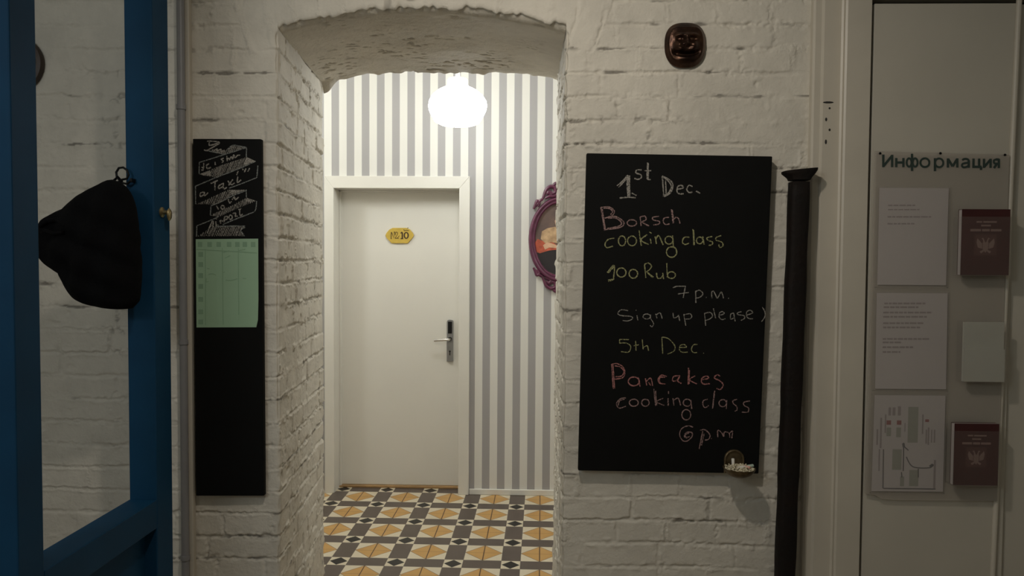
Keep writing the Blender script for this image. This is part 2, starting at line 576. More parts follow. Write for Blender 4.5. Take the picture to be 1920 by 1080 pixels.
def front_block(xs, zs, corner=None, sgn=0):
    X, Z = np.meshgrid(xs, zs, indexing='ij')
    r = np.sqrt((X - XM) ** 2 + (Z - ZCEN) ** 2); a = np.arctan2(X - XM, Z - ZCEN)
    h, g = brick_h(X, Z, 0.62, (r, a))
    w = np.zeros_like(X)
    if corner is not None:
        w = np.clip(1 - np.abs(X - corner) / RC, 0, 1) * (1 - sstep(ZS - 0.02, ZS + 0.01, Z))
    h = h - (0.0055 + 0.005 * vn(Z * 13, Z * 0 + 2.2, 161) + 0.0035 * vn(Z * 37, Z * 0, 162)) * w ** 2
    Pg = np.stack([X + sgn * h * w, W - h, Z], -1)
    add_grid(Pg, g)

def arch_front(xs, n):
    t = np.linspace(0, 1, n)
    za = z_arch(xs)
    X = np.repeat(xs[:, None], n, 1)
    Z = za[:, None] + (2.64 - za[:, None]) * t[None, :] ** 1.05
    r = np.sqrt((X - XM) ** 2 + (Z - ZCEN) ** 2); a = np.arctan2(X - XM, Z - ZCEN)
    h, g = brick_h(X, Z, 0.62, (r, a))
    w = np.clip(1 - (Z - za[:, None]) / 0.03, 0, 1)
    h = h - 0.012 * w ** 2
    add_grid(np.stack([X, W - h, Z - h * w], -1), g)
    return h[:, 0], g[:, 0]

front_block(axis(X_FAR, -1.75, 0.02), axis(0, 2.64, 0.012))
ZROWS = np.concatenate([axis(0, 0.25, 0.015)[:-1], axis(0.25, 2.64, 0.0035)])
front_block(axis(-1.75, XL, 0.0038), ZROWS, XL, 1)
front_block(axis(XR, XE, 0.0035), ZROWS, XR, -1)
xs_a = axis(XL, XR, 0.0038)
h_edge, g_edge = arch_front(xs_a, 80)
front_block(axis(X_FAR, XE, 0.05), axis(2.64, ZC, 0.05))

def reveal(xf, xb, sgn):
    ys = axis(W, WB, 0.0040); zs = ZROWS[ZROWS <= ZS + 0.035]
    Yg, Z = np.meshgrid(ys, zs, indexing='ij')
    t = (Yg - W) / (WB - W)
    u = xf + sgn * (Yg - W) * -1.0 if sgn < 0 else xf + (Yg - W)
    r = np.sqrt((xf - XM) ** 2 + (Z - ZCEN) ** 2) * np.ones_like(Z); a = np.arctan2(xf - XM, Z - ZCEN) * np.ones_like(Z)
    h0, g = brick_h(u, Z, 1.2)
    hf, gf = brick_h(np.full_like(u, xf), Z, 0.62, (r, a))
    k = sstep(0.0, 0.03, Yg - W)
    h = hf * (1 - k) + h0 * k
    w = np.clip(1 - (Yg - W) / RC, 0, 1) * (1 - sstep(ZS - 0.02, ZS + 0.01, Z))
    wb = np.clip(1 - (WB - Yg) / 0.03, 0, 1)
    h = h - (0.0055 + 0.005 * vn(Z * 13, Z * 0 + 2.2, 161) + 0.0035 * vn(Z * 37, Z * 0, 162)) * w ** 2 - (0.012 + 0.008 * vn(Z * 17, Z * 0 + 5.1, 163)) * wb ** 2
    X = xf + (xb - xf) * t
    add_grid(np.stack([X + sgn * h, Yg - h * w, Z], -1), g)

reveal(XL, XLB, 1)
reveal(XR, XRB, -1)

# soffit
ys = axis(W, WB, 0.006)
tX = np.linspace(0, 1, len(xs_a))
Tx, Yg = np.meshgrid(tX, ys, indexing='ij')
kk = (Yg - W) / (WB - W)
xl = XL + (XLB - XL) * kk; xr = XR + (XRB - XR) * kk
Xs = xl + (xr - xl) * Tx
za = z_arch(XL + (XR - XL) * Tx)
zas = z_arch(XL + (XR - XL) * Tx, True)
za = za + (zas - za) * sstep(0.0, 0.05, Yg - W)
pl = 0.0045 * fbm(Xs * 4, Yg * 4, 131, 2) + 0.0012 * fbm(Xs * 30, Yg * 30, 133, 3)
pit = sstep(0.40, 0.72, vn(Xs * 33 + Yg * 9, Yg * 58 - Xs * 12, 135) + 0.35 * vn(Xs * 90, Yg * 120, 138)) * sstep(-0.05, 0.45, fbm(Xs * 6, Yg * 6, 136))
pl = pl - 0.005 * pit
kb = sstep(0.0, 0.05, Yg - W)
hs = h_edge[:, None] * (1 - kb) + pl * kb
w = np.clip(1 - (Yg - W) / 0.03, 0, 1)
rag = 0.012 * vn(Xs * 13, Yg * 0 + 0.5, 141) + 0.006 * vn(Xs * 40, Yg * 0, 142) - 0.05 * sstep(0.07, 0.0, Tx)
wbk = np.clip(1 - (WB - Yg) / 0.05, 0, 1)
zsof = za * (1 - kk) + (ZS + 0.015 + (ZCR - ZS - 0.015) * (1 - ((Tx - 0.52) / 0.52) ** 4)) * kk
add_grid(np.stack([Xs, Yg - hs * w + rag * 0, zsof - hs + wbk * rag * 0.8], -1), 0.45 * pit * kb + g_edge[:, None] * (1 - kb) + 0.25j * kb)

V = np.concatenate(wv); Fq = np.concatenate(wf); G = np.concatenate(wg)
# weld the patches along their shared edges
_, first, inv = np.unique(np.round(V * 2e4).astype(np.int64), axis=0, return_index=True, return_inverse=True)
V = V[first]; G = G[first]; Fq = inv.reshape(-1)[Fq]
Fq = Fq[np.array([(Fq[:, 0] != Fq[:, 2]) & (Fq[:, 1] != Fq[:, 3])])[0]]
# solid core behind the painted faces
def core(a, b):
    global V, Fq, G
    (x0, y0, z0), (x1, y1, z1) = a, b
    c = np.array([(x0, y0, z0), (x1, y0, z0), (x1, y1, z0), (x0, y1, z0), (x0, y0, z1), (x1, y0, z1), (x1, y1, z1), (x0, y1, z1)], float)
    q = np.array([(0, 3, 2, 1), (4, 5, 6, 7), (0, 1, 5, 4), (1, 2, 6, 5), (2, 3, 7, 6), (3, 0, 4, 7)]) + len(V)
    V = np.concatenate([V, c]); Fq = np.concatenate([Fq, q]); G = np.concatenate([G, np.zeros(8)])
core((X_FAR, W + 0.03, 0), (XLB - 0.03, WB, ZC))
core((XR + 0.03, W + 0.03, 0), (2.4, WB, ZC))
core((XLB - 0.03, W + 0.03, ZCR + 0.035), (XR + 0.03, WB, ZC))
me = bpy.data.meshes.new('wall_front')
me.vertices.add(len(V)); me.vertices.foreach_set('co', V.astype(np.float32).ravel())
me.loops.add(Fq.size); me.loops.foreach_set('vertex_index', Fq.astype(np.int32).ravel())
me.polygons.add(len(Fq)); me.polygons.foreach_set('loop_start', np.arange(0, Fq.size, 4, dtype=np.int32))
me.update(calc_edges=True)
me.polygons.foreach_set('use_smooth', np.concatenate([np.ones(len(Fq) - 18, bool), np.zeros(18, bool)]))
G = G.astype(np.complex128)
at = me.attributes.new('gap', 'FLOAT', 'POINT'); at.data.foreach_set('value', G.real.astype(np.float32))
at = me.attributes.new('crumble', 'FLOAT', 'POINT'); at.data.foreach_set('value', G.imag.astype(np.float32))
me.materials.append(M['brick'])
me.validate()
wall = bpy.data.objects.new('wall_front', me); C.objects.link(wall)
struct(wall, 'white-painted rough brick wall with an arched opening', 'wall')

# -------- floor, ceilings, outer walls
tp = [PZ(967.1, 950.8, 0), PZ(965, 981.4, 0), PZ(961.4, 1018.3, 0), PZ(958.3, 1059.8, 0),
      PZ(879.5, 949, 0), PZ(872.4, 979.6, 0), PZ(861.9, 1016.6, 0), PZ(850.6, 1057.4, 0),
      PZ(794, 947, 0), PZ(778.9, 977, 0), PZ(761.6, 1013, 0), PZ(742.7, 1052.8, 0)]
Arow = []; brow = []
for i, p in enumerate(tp):
    ci, ri = -(i // 4), -(i % 4)
    # x = ox + ci*ax - ri*ay ; y = oy + ci*ay + ri*ax
    Arow.append([1, 0, ci, -ri]); brow.append(p.x)
    Arow.append([0, 1, ri, ci]); brow.append(p.y)
sol = np.linalg.lstsq(np.array(Arow, float), np.array(brow, float), rcond=None)[0]
TS = math.hypot(sol[2], sol[3]); TA = math.atan2(sol[3], sol[2])
print('tile', sol, TS, math.degrees(TA))
M['tile'] = tile_material(sol[0], sol[1], TS, TA)
fl = MB().box((-2.7, -1.6, -0.06), (2.5, 5.3, 0)).build('floor', M['tile'])
struct(fl, 'patterned tile floor of ochre diamonds in grey bands', 'floor')

b = MB()
b.box((-2.7, -1.6, ZC), (2.5, WB, ZC + 0.05)); b.box((-2.7, WB, ZH), (2.5, 5.3, ZH + 0.05))
struct(b.build('ceiling', M['ceiling']), 'plain white ceiling of room and corridor', 'ceiling')
struct(MB().box((-2.7, -1.6, 0), (-2.6, 5.3, ZC)).build('wall_left', M['plaster']), 'plain plaster wall at the far left', 'wall')
struct(MB().box((2.4, -1.6, 0), (2.5, 5.3, ZC)).build('wall_right', M['plaster']), 'plain plaster wall at the far right', 'wall')
struct(MB().box((-2.6, -1.6, 0), (2.4, -1.5, ZC)).build('wall_rear', M['plaster']), 'plain plaster wall behind the viewer', 'wall')

# striped wall with the door hole
x0s = P(964.7, 820, HB).x
x1s = P(629, 240, HB).x; x2s = P(1030, 240, HB).x
pitch = (P(1022.3, 820, HB).x - P(907.6, 820, HB).x) / 4
xs_ = [P(a, 240, HB).x for a in (629, 657.3, 685.3, 713.7, 742.3, 771, 799.3, 828.7, 856.7, 885, 913, 942.3, 971.3, 1000.3, 1030)]
kfit = np.polyfit(np.arange(15), xs_, 1)
pitch = kfit[0]
print('stripe', pitch, kfit)
M['stripe'] = stripe_material(kfit[1] + pitch * 0.0, pitch)
cl = P(608, 600, HB - 0.02).x; cr = P(880, 600, HB - 0.02).x; ct = P(745, 330, HB - 0.02).z   # casing outline
jl = P(626, 600, HB - 0.02).x; jr = P(860, 600, HB - 0.02).x; jt = P(745, 353, HB - 0.02).z   # clear opening
b = MB()
b.box((-2.6, HB, 0), (jl - 0.02, HB + 0.5, ZH)); b.box((jr + 0.02, HB, 0), (2.4, HB + 0.5, ZH))
b.box((jl - 0.02, HB, jt + 0.02), (jr + 0.02, HB + 0.5, ZH))
struct(b.build('wall_back', M['stripe']), 'corridor wall papered in grey and white vertical stripes', 'wall')
b = MB().box((cr + 0.002, HB - 0.014, 0.0), (2.4, HB, 0.038), 0.004)
struct(b.build('baseboard_back', M['white_paint']), 'low white baseboard under the striped wallpaper', 'baseboard')

# -------- the numbered door
d1 = thing('door_1', ((jl + jr) / 2, HB, 0), 'plain white corridor door in a white frame', 'door', kind='structure')
o = d1.location
cy = HB - 0.02
b = MB()
def casing_piece(poly):
    b.prism([Vector((p[0], cy, p[1])) for p in poly], (0, 0.02, 0), 0.003)
casing_piece([(cl, 0), (jl, 0), (jl, jt), (cl, ct)])
casing_piece([(jr, 0), (cr, 0), (cr, ct), (jr, jt)])
casing_piece([(cl, ct), (jl, jt), (jr, jt), (cr, ct)])
b.build('casing', M['white_paint'], d1, o)
b = MB()
b.box((jl - 0.018, HB + 0.001, 0), (jl, DB + 0.05, jt + 0.018)); b.box((jr, HB + 0.001, 0), (jr + 0.018, DB + 0.05, jt + 0.018))
b.box((jl, HB + 0.001, jt), (jr, DB + 0.05, jt + 0.018))
# stop bead on which the leaf closes
ll = P(643, 600, DB).x; lr = P(857.5, 600, DB).x; lt = P(750, 362, DB).z
b.box((jl, DB - 0.03, 0), (jl + 0.012, DB + 0.02, jt), 0.002); b.box((jl, DB - 0.03, jt - 0.012), (jr, DB + 0.02, jt), 0.002)
b.build('jamb', M['white_paint'], d1, o)
leaf = MB().box((jl + 0.003, DB, 0.012), (jr - 0.003, DB + 0.04, jt - 0.004), 0.002).build('door_leaf', M['door_white'], d1, o)
th = MB().box((jl, DB - 0.035, 0), (jr, DB + 0.05, 0.011), 0.002).build('threshold', M['threshold'], d1, o)
th['label'] = 'varnished wooden threshold'
# lock plate
def rect(px0, py0, px1, py1, Y):
    a = P(px0, py0, Y); c = P(px1, py1, Y)
    return a.x, c.x, c.z, a.z
x0, x1, z0, z1 = rect(837.5, 599, 849.5, 678, DB - 0.02)
xc = (x0 + x1) / 2; hw = (x1 - x0) / 2
prof = [Vector((x0, DB - 0.018, z0)), Vector((x1, DB - 0.018, z0))]
for k in range(9):
    a = PI * k / 8
    prof.append(Vector((xc + hw * math.cos(a), DB - 0.018, z1 - hw * 0.7 + hw * 0.7 * math.sin(a))))
plate = MB().prism(prof, (0, 0.0179, 0), 0.003).build('lock_plate', M['steel'], d1, o)
plate['label'] = 'tall steel electronic lock plate'
rx0, rx1, rz0, rz1 = rect(840, 603, 847.5, 625.5, DB - 0.02)
MB().box((rx0, DB - 0.0205, rz0), (rx1, DB - 0.0178, rz1), 0.0012).build('card_reader', M['black_plastic'], plate, (0, 0, 0))
hz = P(843, 636, DB - 0.03).z
b = MB().lathe((xc, DB - 0.0178, hz), [(0.014, 0), (0.014, 0.004), (0.0095, 0.006), (0.0095, 0.04)], 20, 'Y')
b.build('spindle', M['black_metal'], plate, (0, 0, 0), True)
hx = P(814, 639, DB - 0.06).x
b = MB().tube([(xc + 0.004, DB - 0.045, hz), (xc - 0.006, DB - 0.062, hz), (xc - 0.03, DB - 0.066, hz - 0.001), (hx, DB - 0.066, hz - 0.006)], [0.009, 0.0095, 0.009, 0.009], 14)
hd = b.build('door_handle', M['steel_bright'], plate, (0, 0, 0), True)
kz = P(844, 660, DB).z
b = MB().lathe((xc, DB - 0.0178, kz + 0.006), [(0.0, 0.0012), (0.006, 0.0012), (0.006, 0)], 16, 'Y')
b.box((xc - 0.003, DB - 0.0192, kz - 0.02), (xc + 0.003, DB - 0.0178, kz + 0.006))
b.build('keyhole', M['black_plastic'], plate, (0, 0, 0))
for ch in plate.children:      # the plate mesh is already relative to the door origin
    ch.location = -Vector(o)

# the number sign
def ink(mb, strokes, Y, w, off=0.0008, sub=6, jit=0.0, taper=True):
    """flat marks following pixel polylines on the plane y = Y"""
    for st in strokes:
        pts = [P(a, c, Y) for a, c in st]
        if len(pts) == 1:
            p = pts[0]; pts = [p + Vector((-w * 0.35, 0, 0.0)), p + Vector((w * 0.35, 0, -w * 0.15))]
        # Catmull-Rom
        q = []
        n = len(pts)
        for i in range(n - 1):
            p0 = pts[max(i - 1, 0)]; p1 = pts[i]; p2 = pts[i + 1]; p3 = pts[min(i + 2, n - 1)]
            for k in range(sub):
                t = k / sub
                q.append(0.5 * ((2 * p1) + (p2 - p0) * t + (2 * p0 - 5 * p1 + 4 * p2 - p3) * t * t + (3 * p1 - p0 - 3 * p2 + p3) * t ** 3))
        q.append(pts[-1])
        vv = []; ff = []
        for i, p in enumerate(q):
            t = q[min(i + 1, len(q) - 1)] - q[max(i - 1, 0)]
            t.y = 0
            if t.length < 1e-7: t = Vector((1, 0, 0))
            t.normalize()
            nrm = Vector((-t.z, 0, t.x))
            ww = w * (0.5 + random.uniform(-jit, jit))
            y = Y - off - random.random() * 0.0002
            vv.append((p.x + nrm.x * ww, y, p.z + nrm.z * ww)); vv.append((p.x - nrm.x * ww, y, p.z - nrm.z * ww))
            if i: ff.append((2 * i - 2, 2 * i - 1, 2 * i + 1, 2 * i))
        mb.add(vv, ff)
    return mb

def circ(cx, cy, rx, ry, turns=1.08, a0=-1.2, n=14):
    return [(cx + rx * math.cos(a0 - 2 * PI * turns * k / n), cy + ry * math.sin(a0 - 2 * PI * turns * k / n)) for k in range(n + 1)]

def sc(strokes, ox, oy, s):
    return [[(ox + a / s, oy + c / s) for a, c in st] for st in strokes]

sy = DB - 0.012
out = [(722.3, 441.5), (724.5, 436.5), (729.5, 430.5), (736, 427.2), (762.5, 427.2), (768.5, 430), (773.8, 436.5), (776, 441.5), (773, 446.5), (764.5, 456.3), (734, 456.3), (725, 446.5)]
poly = [P(a, c, sy) for a, c in out]
so = P(749, 441, DB)
sg = thing('door_number_sign', so, 'yellow six-sided plate reading number 10 on the white door', 'sign')
MB().prism(poly, (0, 0.0118, 0), 0.003).build('sign_plate', M['sign_yellow'], sg, so)
S = sc([[(598, 680), (608, 455), (612, 455), (704, 668), (718, 452)], [(585, 680), (625, 680)], [(690, 452), (735, 450)]], 700, 410, 18)
S += sc([[(740, 560), (750, 480), (790, 455), (820, 490), (800, 560), (760, 620), (740, 660), (770, 665), (830, 640), (880, 570)], [(755, 655), (860, 670)]], 700, 410, 18)
T1 = sc([[(925, 500), (970, 465), (970, 675)], [(985, 465), (985, 675)], [(920, 675), (1010, 675)], circ(1112, 565, 72, 100)], 700, 410, 18)
T1 += sc([circ(1112, 565, 58, 98)], 700, 410, 18)
b = ink(MB(), S[:1], sy, 0.0046, sub=1); ink(b, S[1:], sy, 0.0036); ink(b, T1, sy, 0.007)
b.build('numerals', M['sign_ink'], sg, so)
b = ink(MB(), sc([[(1030, 360), (1050, 410), (1100, 395), (1200, 400)], [(1150, 330), (1180, 300)]], 700, 410, 18), sy, 0.004)
b.build('scribble', M['sign_ink'], sg, so)

# =================================================================== RIGHT-HAND DOOR AND CASING
def xat(px, Y, py=540):
    return P(px, py, Y).x
def px_v(px_top, Y):      # x of a plumb line that crosses the photo's top edge at px_top
    return P(px_top, 0, Y).x
YA, YB, YD, YL = 2.472, 2.462, 2.425, 2.440
a0 = px_v(1527, YA); a1 = px_v(1545, YA); b1 = px_v(1581, YB); c1 = px_v(1589, YD); e1 = px_v(1637, YD)
prof = [(a0, W + 0.03), (a0, YA + 0.006), (a0 + 0.006, YA), (a1 - 0.006, YA), (a1, YB), (b1 - 0.004, YB), (b1 + 0.002, YB - 0.004), (c1 - 0.003, YD + 0.004), (c1 + 0.003, YD), (e1 - 0.003, YD), (e1, YD + 0.004), (e1, W + 0.03)]
b = MB().prism([Vector((x, y, 0)) for x, y in prof], (0, 0, ZC))
t1 = b.build('trim_1', M['old_paint'])
struct(t1, 'cream painted moulded casing beside the right-hand door', 'door casing')
# slot and screw holes left in the casing
b = MB()
for (px, py, w, h) in ((1553, 192, 20, 4), (1555.5, 203, 4, 4), (1549, 224, 4, 7), (1555.5, 243.5, 4, 5), (1548.5, 266, 4, 9)):
    p = P(px, py, YB)
    b.lathe((p.x, YB + 0.0002, p.z), [(0.0, 0.0006), (0.5, 0.0006), (0.5, 0.0)], 10, 'Y', sx=w / 560, sy=h / 560)
hh = b.build('screw_holes', M['gap'], t1)
hh['label'] = 'dark slot and column of old screw holes'

leaf_l = e1 + 0.011
zt2 = P(1760, 6, YL).z
rdg = P(1895, 540, YL).x
d2 = thing('door_2', ((leaf_l + 2.0) / 2, YL, 0), 'old cream painted door carrying the information board', 'door', kind='structure')
o2 = d2.location
b = MB().box((leaf_l, YL, 0.01), (rdg, YL + 0.04, zt2), 0.003)
b.box((rdg, YL + 0.012, 0.01), (2.3, YL + 0.04, zt2), 0.002)
b.build('door_leaf', M['old_door'], d2, o2)
# moulding bead that leans across the right of the leaf
tp_, bt_ = P(1911, 0, YL - 0.004), P(1861, 1080, YL - 0.004)
b = MB().tube([tp_ + (tp_ - bt_) * 0.02, bt_ + (bt_ - tp_) * 0.4], 0.0085, 10)
b.build('bead', M['old_paint'], d2, o2, True)
struct(MB().box((e1 - 0.002, W + 0.002, 0), (2.4, W + 0.028, ZC)).build('trim_2', M['gap']), 'dark gap around the old cream door', 'door gap')
struct(MB().box((e1, YD + 0.004, zt2 + 0.02), (2.4, W, ZC), 0.003).build('trim_3', M['old_paint']), 'cream painted header over the right-hand door', 'door casing')

# =================================================================== BLUE DOOR STANDING OPEN
bx1, bx0 = -1.152, -1.238            # near and far faces (thickness)
yn0, yn1 = PX(25, 540, bx1).y, PX(75, 540, bx1).y
yf1 = W - 0.035; yf0 = PX(290, 540, bx1).y
print('blue', yn0, yn1, yf0, yf1)
yf1 = min(yf1, PX(320, 540, bx1).y)
bd = thing('door_3', ((bx0 + bx1) / 2, yf1, 0), 'blue painted wooden door frame standing open at the left', 'door', kind='structure')
ob = bd.location
ztop = 2.50
zr1 = PX(283, 944, bx1).z; zr0 = PX(294, 991, bx1).z
MB().box((bx0, yn0, 0.01), (bx1, yn1, ztop), 0.004).build('stile', M['blue'], bd, ob)
MB().box((bx0, yf0, 0.01), (bx1, yf1, ztop), 0.004).build('stile', M['blue'], bd, ob)
MB().box((bx0, yn1, zr0), (bx1, yf0, zr1), 0.003).build('rail', M['blue'], bd, ob)
MB().box((bx0, yn1, ztop - 0.05), (bx1, yf0, ztop), 0.003).build('rail', M['blue'], bd, ob)
MB().box((bx0, yn1, 0.01), (bx1, yf0, 0.14), 0.003).build('rail', M['blue'], bd, ob)
MB().box((bx0 + 0.03, yn1 - 0.002, 0.13), (bx1 - 0.04, yf0 + 0.002, zr0 + 0.002)).build('lower_panel', M['blue'], bd, ob)
kc = PX(303, 398, bx1)
b = MB().lathe((bx1 - 0.001, kc.y, kc.z), [(0.016, 0), (0.016, 0.004), (0.007, 0.008), (0.007, 0.02)], 18, 'X')
kn = b.build('knob', M['brass'], bd, ob, True)
kn['label'] = 'small brass knob'
# oval thumb piece
vv = MB()
vv.lathe((bx1 + 0.024, kc.y, kc.z - 0.007), [(0.0001, -0.006), (0.013, -0.004), (0.017, 0), (0.013, 0.004), (0.0001, 0.006)], 18, 'X', sx=0.75, sy=1.2)
kt = vv.build('thumb_turn', M['brass'], kn, (0, 0, 0), True)
kt.location = -Vector(ob)

# -------- grey conduit between the blue door and the narrow board
pc = P(343, 540, W - 0.03)
pr = 0.013
b = MB().tube([(pc.x, W - 0.030, 0.0), (pc.x, W - 0.030, ZC)], pr, 14)
cd_ = thing('wall_pipe', (pc.x, W - 0.03, 0), 'thin grey vertical pipe between blue door and narrow chalkboard', 'pipe')
b.build('pipe', M['pipe_grey'], cd_, cd_.location, True)
b = MB().box((pc.x + 0.010, W - 0.024, 0), (pc.x + 0.026, W - 0.002, ZC), 0.003)
b.build('mounting_strip', M['old_paint'], cd_, cd_.location)
for z in (0.5, 1.25, 2.05, 2.8):
    b = MB().lathe((pc.x, W - 0.03, z), [(pr + 0.003, -0.008), (pr + 0.003, 0.008)], 14)
    b.build('pipe_clip', M['pipe_grey'], cd_, cd_.location, True)

# =================================================================== NARROW TAXI BOARD
def inflate_quad(pxs, Y, depth, name, m, parent, origin, bev=0.003):
    return MB().prism([P(a, c, Y) for a, c in pxs], (0, depth, 0), bev).build(name, m, parent, origin)

TY = W - 0.030
to = P(428, 930, TY)
tb = thing('narrow_chalkboard', to, 'tall narrow chalkboard with taxi ribbon lettering and green sheet', 'chalkboard')
inflate_quad([(361, 260), (489.5, 260.5), (495, 930), (367, 930)], TY, 0.022, 'board', M['black_board'], tb, to)
E = lambda s: sc(s, 355, 255, 10.8)
Fp = lambda s: sc(s, 355, 345, 9.82)
lines = E([[(205, 535), (450, 460), (700, 380), (1160, 235)], [(1160, 235), (1155, 425)], [(205, 535), (200, 770)],
           [(300, 285), (520, 330), (720, 372)], [(760, 285), (880, 190), (1000, 200), (1160, 235)],
           [(120, 1020), (330, 930), (520, 850)], [(520, 850), (1060, 640), (1345, 510)], [(1390, 600), (1370, 840)], [(1370, 840), (1100, 950), (800, 1060)]])
lines += Fp([[(115, 40), (118, 370)], [(540, 350), (820, 210), (1050, 120)], [(1050, 105), (1052, 250)], [(400, 400), (540, 350)], [(400, 400), (390, 580)],
             [(1240, 315), (1215, 490), (1100, 550)], [(1100, 550), (700, 710), (620, 750)], [(540, 605), (330, 695), (140, 770)], [(140, 770), (135, 970)],
             [(480, 785), (750, 775), (1030, 775)], [(1030, 800), (950, 850), (1020, 960)]])
b = ink(MB(), lines, TY, 0.0034, jit=0.12)
b.build('ribbon_outline', M['chalk_dim'], tb, to)
# hatching inside the folded ribbon pieces
def hatch(poly, step, slope=(0.45, -1.0)):
    """slanted strokes clipped to a pixel polygon"""
    res = []
    L = math.hypot(*slope); dx, dy = slope[0] / L, slope[1] / L
    nx, ny = -dy, dx
    pr_ = [p[0] * nx + p[1] * ny for p in poly]
    s = min(pr_) + step * 0.5
    while s < max(pr_):
        hits = []
        for i in range(len(poly)):
            a, c = poly[i], poly[(i + 1) % len(poly)]
            da = a[0] * nx + a[1] * ny - s; dc = c[0] * nx + c[1] * ny - s
            if da * dc < 0:
                t = da / (da - dc)
                hits.append((a[0] + (c[0] - a[0]) * t) * dx + (a[1] + (c[1] - a[1]) * t) * dy)
        hits.sort()
        for k in range(0, len(hits) - 1, 2):
            q0, q1 = hits[k] + 0.2, hits[k + 1] - 0.2
            if q1 > q0:
                res.append([(nx * s + dx * q0, ny * s + dy * q0), (nx * s + dx * q1, ny * s + dy * q1)])
        s += step * random.uniform(0.75, 1.25)
    return res
hbs = []
for poly, stp in ((E([[(205, 780), (650, 590), (1170, 425), (1345, 510), (1060, 640), (520, 840), (280, 800)]])[0], 2.7),
                  (E([[(760, 290), (880, 190), (1160, 240), (950, 300), (720, 372), (450, 320), (470, 280)]])[0], 2.6),
                  (Fp([[(130, 372), (440, 230), (720, 105), (1050, 105), (820, 205), (540, 350), (450, 378)]])[0], 2.7),
                  (Fp([[(390, 580), (520, 510), (780, 400), (1060, 250), (1240, 312), (900, 445), (540, 610)]])[0], 2.7),
                  (Fp([[(150, 965), (350, 830), (480, 785), (1025, 778), (950, 850), (1015, 960)]])[0], 2.9)):
    hbs.append(ink(MB(), hatch(poly, stp), TY, 0.0024, jit=0.15, sub=2))
# the solidly rubbed ends of the ribbon folds
for k_, poly in zip((0, 0, 2, 3), (E([[(1100, 600), (1180, 430), (1345, 510)]])[0], E([[(220, 770), (420, 700), (440, 800), (280, 800)]])[0],
             Fp([[(760, 200), (760, 115), (1040, 108)]])[0], Fp([[(1040, 330), (1080, 265), (1235, 312)]])[0])):
    ink(hbs[k_], hatch(poly, 0.9), TY, 0.0030, jit=0.15, sub=2)
for hb in hbs:
    hb.build('ribbon_hatching', M['chalk_white'], tb, to)
WORDS = ((0, 3), (3, 7), (7, 10), (10, 21), (21, 23), (23, 24), (24, 25), (25, 26), (26, 27), (27, 99))
let = E([[(360, 110), (450, 105), (610, 140), (400, 270), (340, 295), (300, 280)], [(410, 130), (420, 190), (620, 130)],
         [(460, 290), (520, 285), (560, 260), (570, 300), (640, 270), (650, 320), (720, 290)],
         [(295, 545), (285, 680), (245, 690)], [(250, 630), (300, 660)], [(400, 560), (350, 600), (370, 660), (440, 635)], [(520, 520), (530, 590)],
         [(700, 450), (650, 470), (690, 510), (660, 540)], [(760, 400), (770, 510)],
         [(770, 470), (800, 450), (820, 480), (850, 420), (880, 470), (900, 380), (930, 440), (970, 400), (1030, 385)],
         [(435, 962), (580, 900)], [(520, 910), (522, 1100)],
         [(690, 960), (600, 1010), (600, 1065), (690, 1020)], [(690, 950), (700, 1070), (760, 1040)],
         [(780, 905), (850, 985), (920, 950)], [(885, 880), (795, 1000)],
         [(985, 820), (975, 940), (1050, 890)], [(990, 710), (960, 790)], [(1075, 660), (1095, 690)], [(1150, 660), (1115, 735)], [(1225, 650), (1185, 725)]])
let += Fp([[(280, 150), (210, 165), (210, 230), (280, 190)], [(280, 150), (285, 215), (350, 160)],
           [(500, 400), (540, 470)], circ(615, 430, 30, 35), [(720, 280), (740, 350), (780, 320)], [(790, 290), (830, 240), (850, 290), (910, 240)],
           [(330, 910), (430, 680), (440, 815)], [(370, 790), (450, 755)], [(490, 690), (500, 770), (535, 750)], [(500, 640)],
           [(565, 670), (580, 730)], [(570, 690), (590, 670), (615, 690)], [(650, 600), (640, 715)], [(650, 600), (705, 600), (690, 650), (650, 662)],
           circ(762, 612, 30, 40), [(800, 550), (850, 535), (850, 600), (890, 590)], [(930, 460), (935, 575), (985, 555)], [(905, 475), (965, 455)]])
# the words of the ribbons, top to bottom
for i0, i1 in WORDS:
    ink(MB(), let[i0:i1], TY, 0.0042, jit=0.12).build('chalk_word', M['chalk_white'], tb, to)

# green sheet fixed on the narrow board
gY = TY - 0.0016
gp = [(367, 448.5), (484, 447.5), (484.5, 560), (483.5, 600), (480.5, 613.5), (368.5, 614)]
go = P(426, 614, gY)
gs = thing('paper_sheet', go, 'pale green paper timetable fixed to the narrow chalkboard', 'paper')
MB().prism([P(a, c, gY) for a, c in gp], (0, 0.0008, 0)).build('sheet', M['green_paper'], gs, go)
b = MB()
def flat(mb, px, py, w, h, Y):
    a = P(px - w / 2, py - h / 2, Y); c = P(px + w / 2, py + h / 2, Y)
    mb.add([(a.x, Y, c.z), (c.x, Y, c.z), (c.x, Y, a.z), (a.x, Y, a.z)], [(0, 1, 2, 3)])
for x in (120, 228, 330, 447, 540, 625, 718):
    b = MB(); flat(b, 355 + x / 6, 440 + 110 / 6, 8.5, 9.5, gY - 0.0004); b.build('header_square', M['green_ink'], gs, go)
for y in (222, 335, 460, 582, 728, 868, 982):
    b = MB(); flat(b, 355 + 128 / 6, 440 + y / 6, 9, 9, gY - 0.0004); b.build('header_square', M['green_ink'], gs, go)

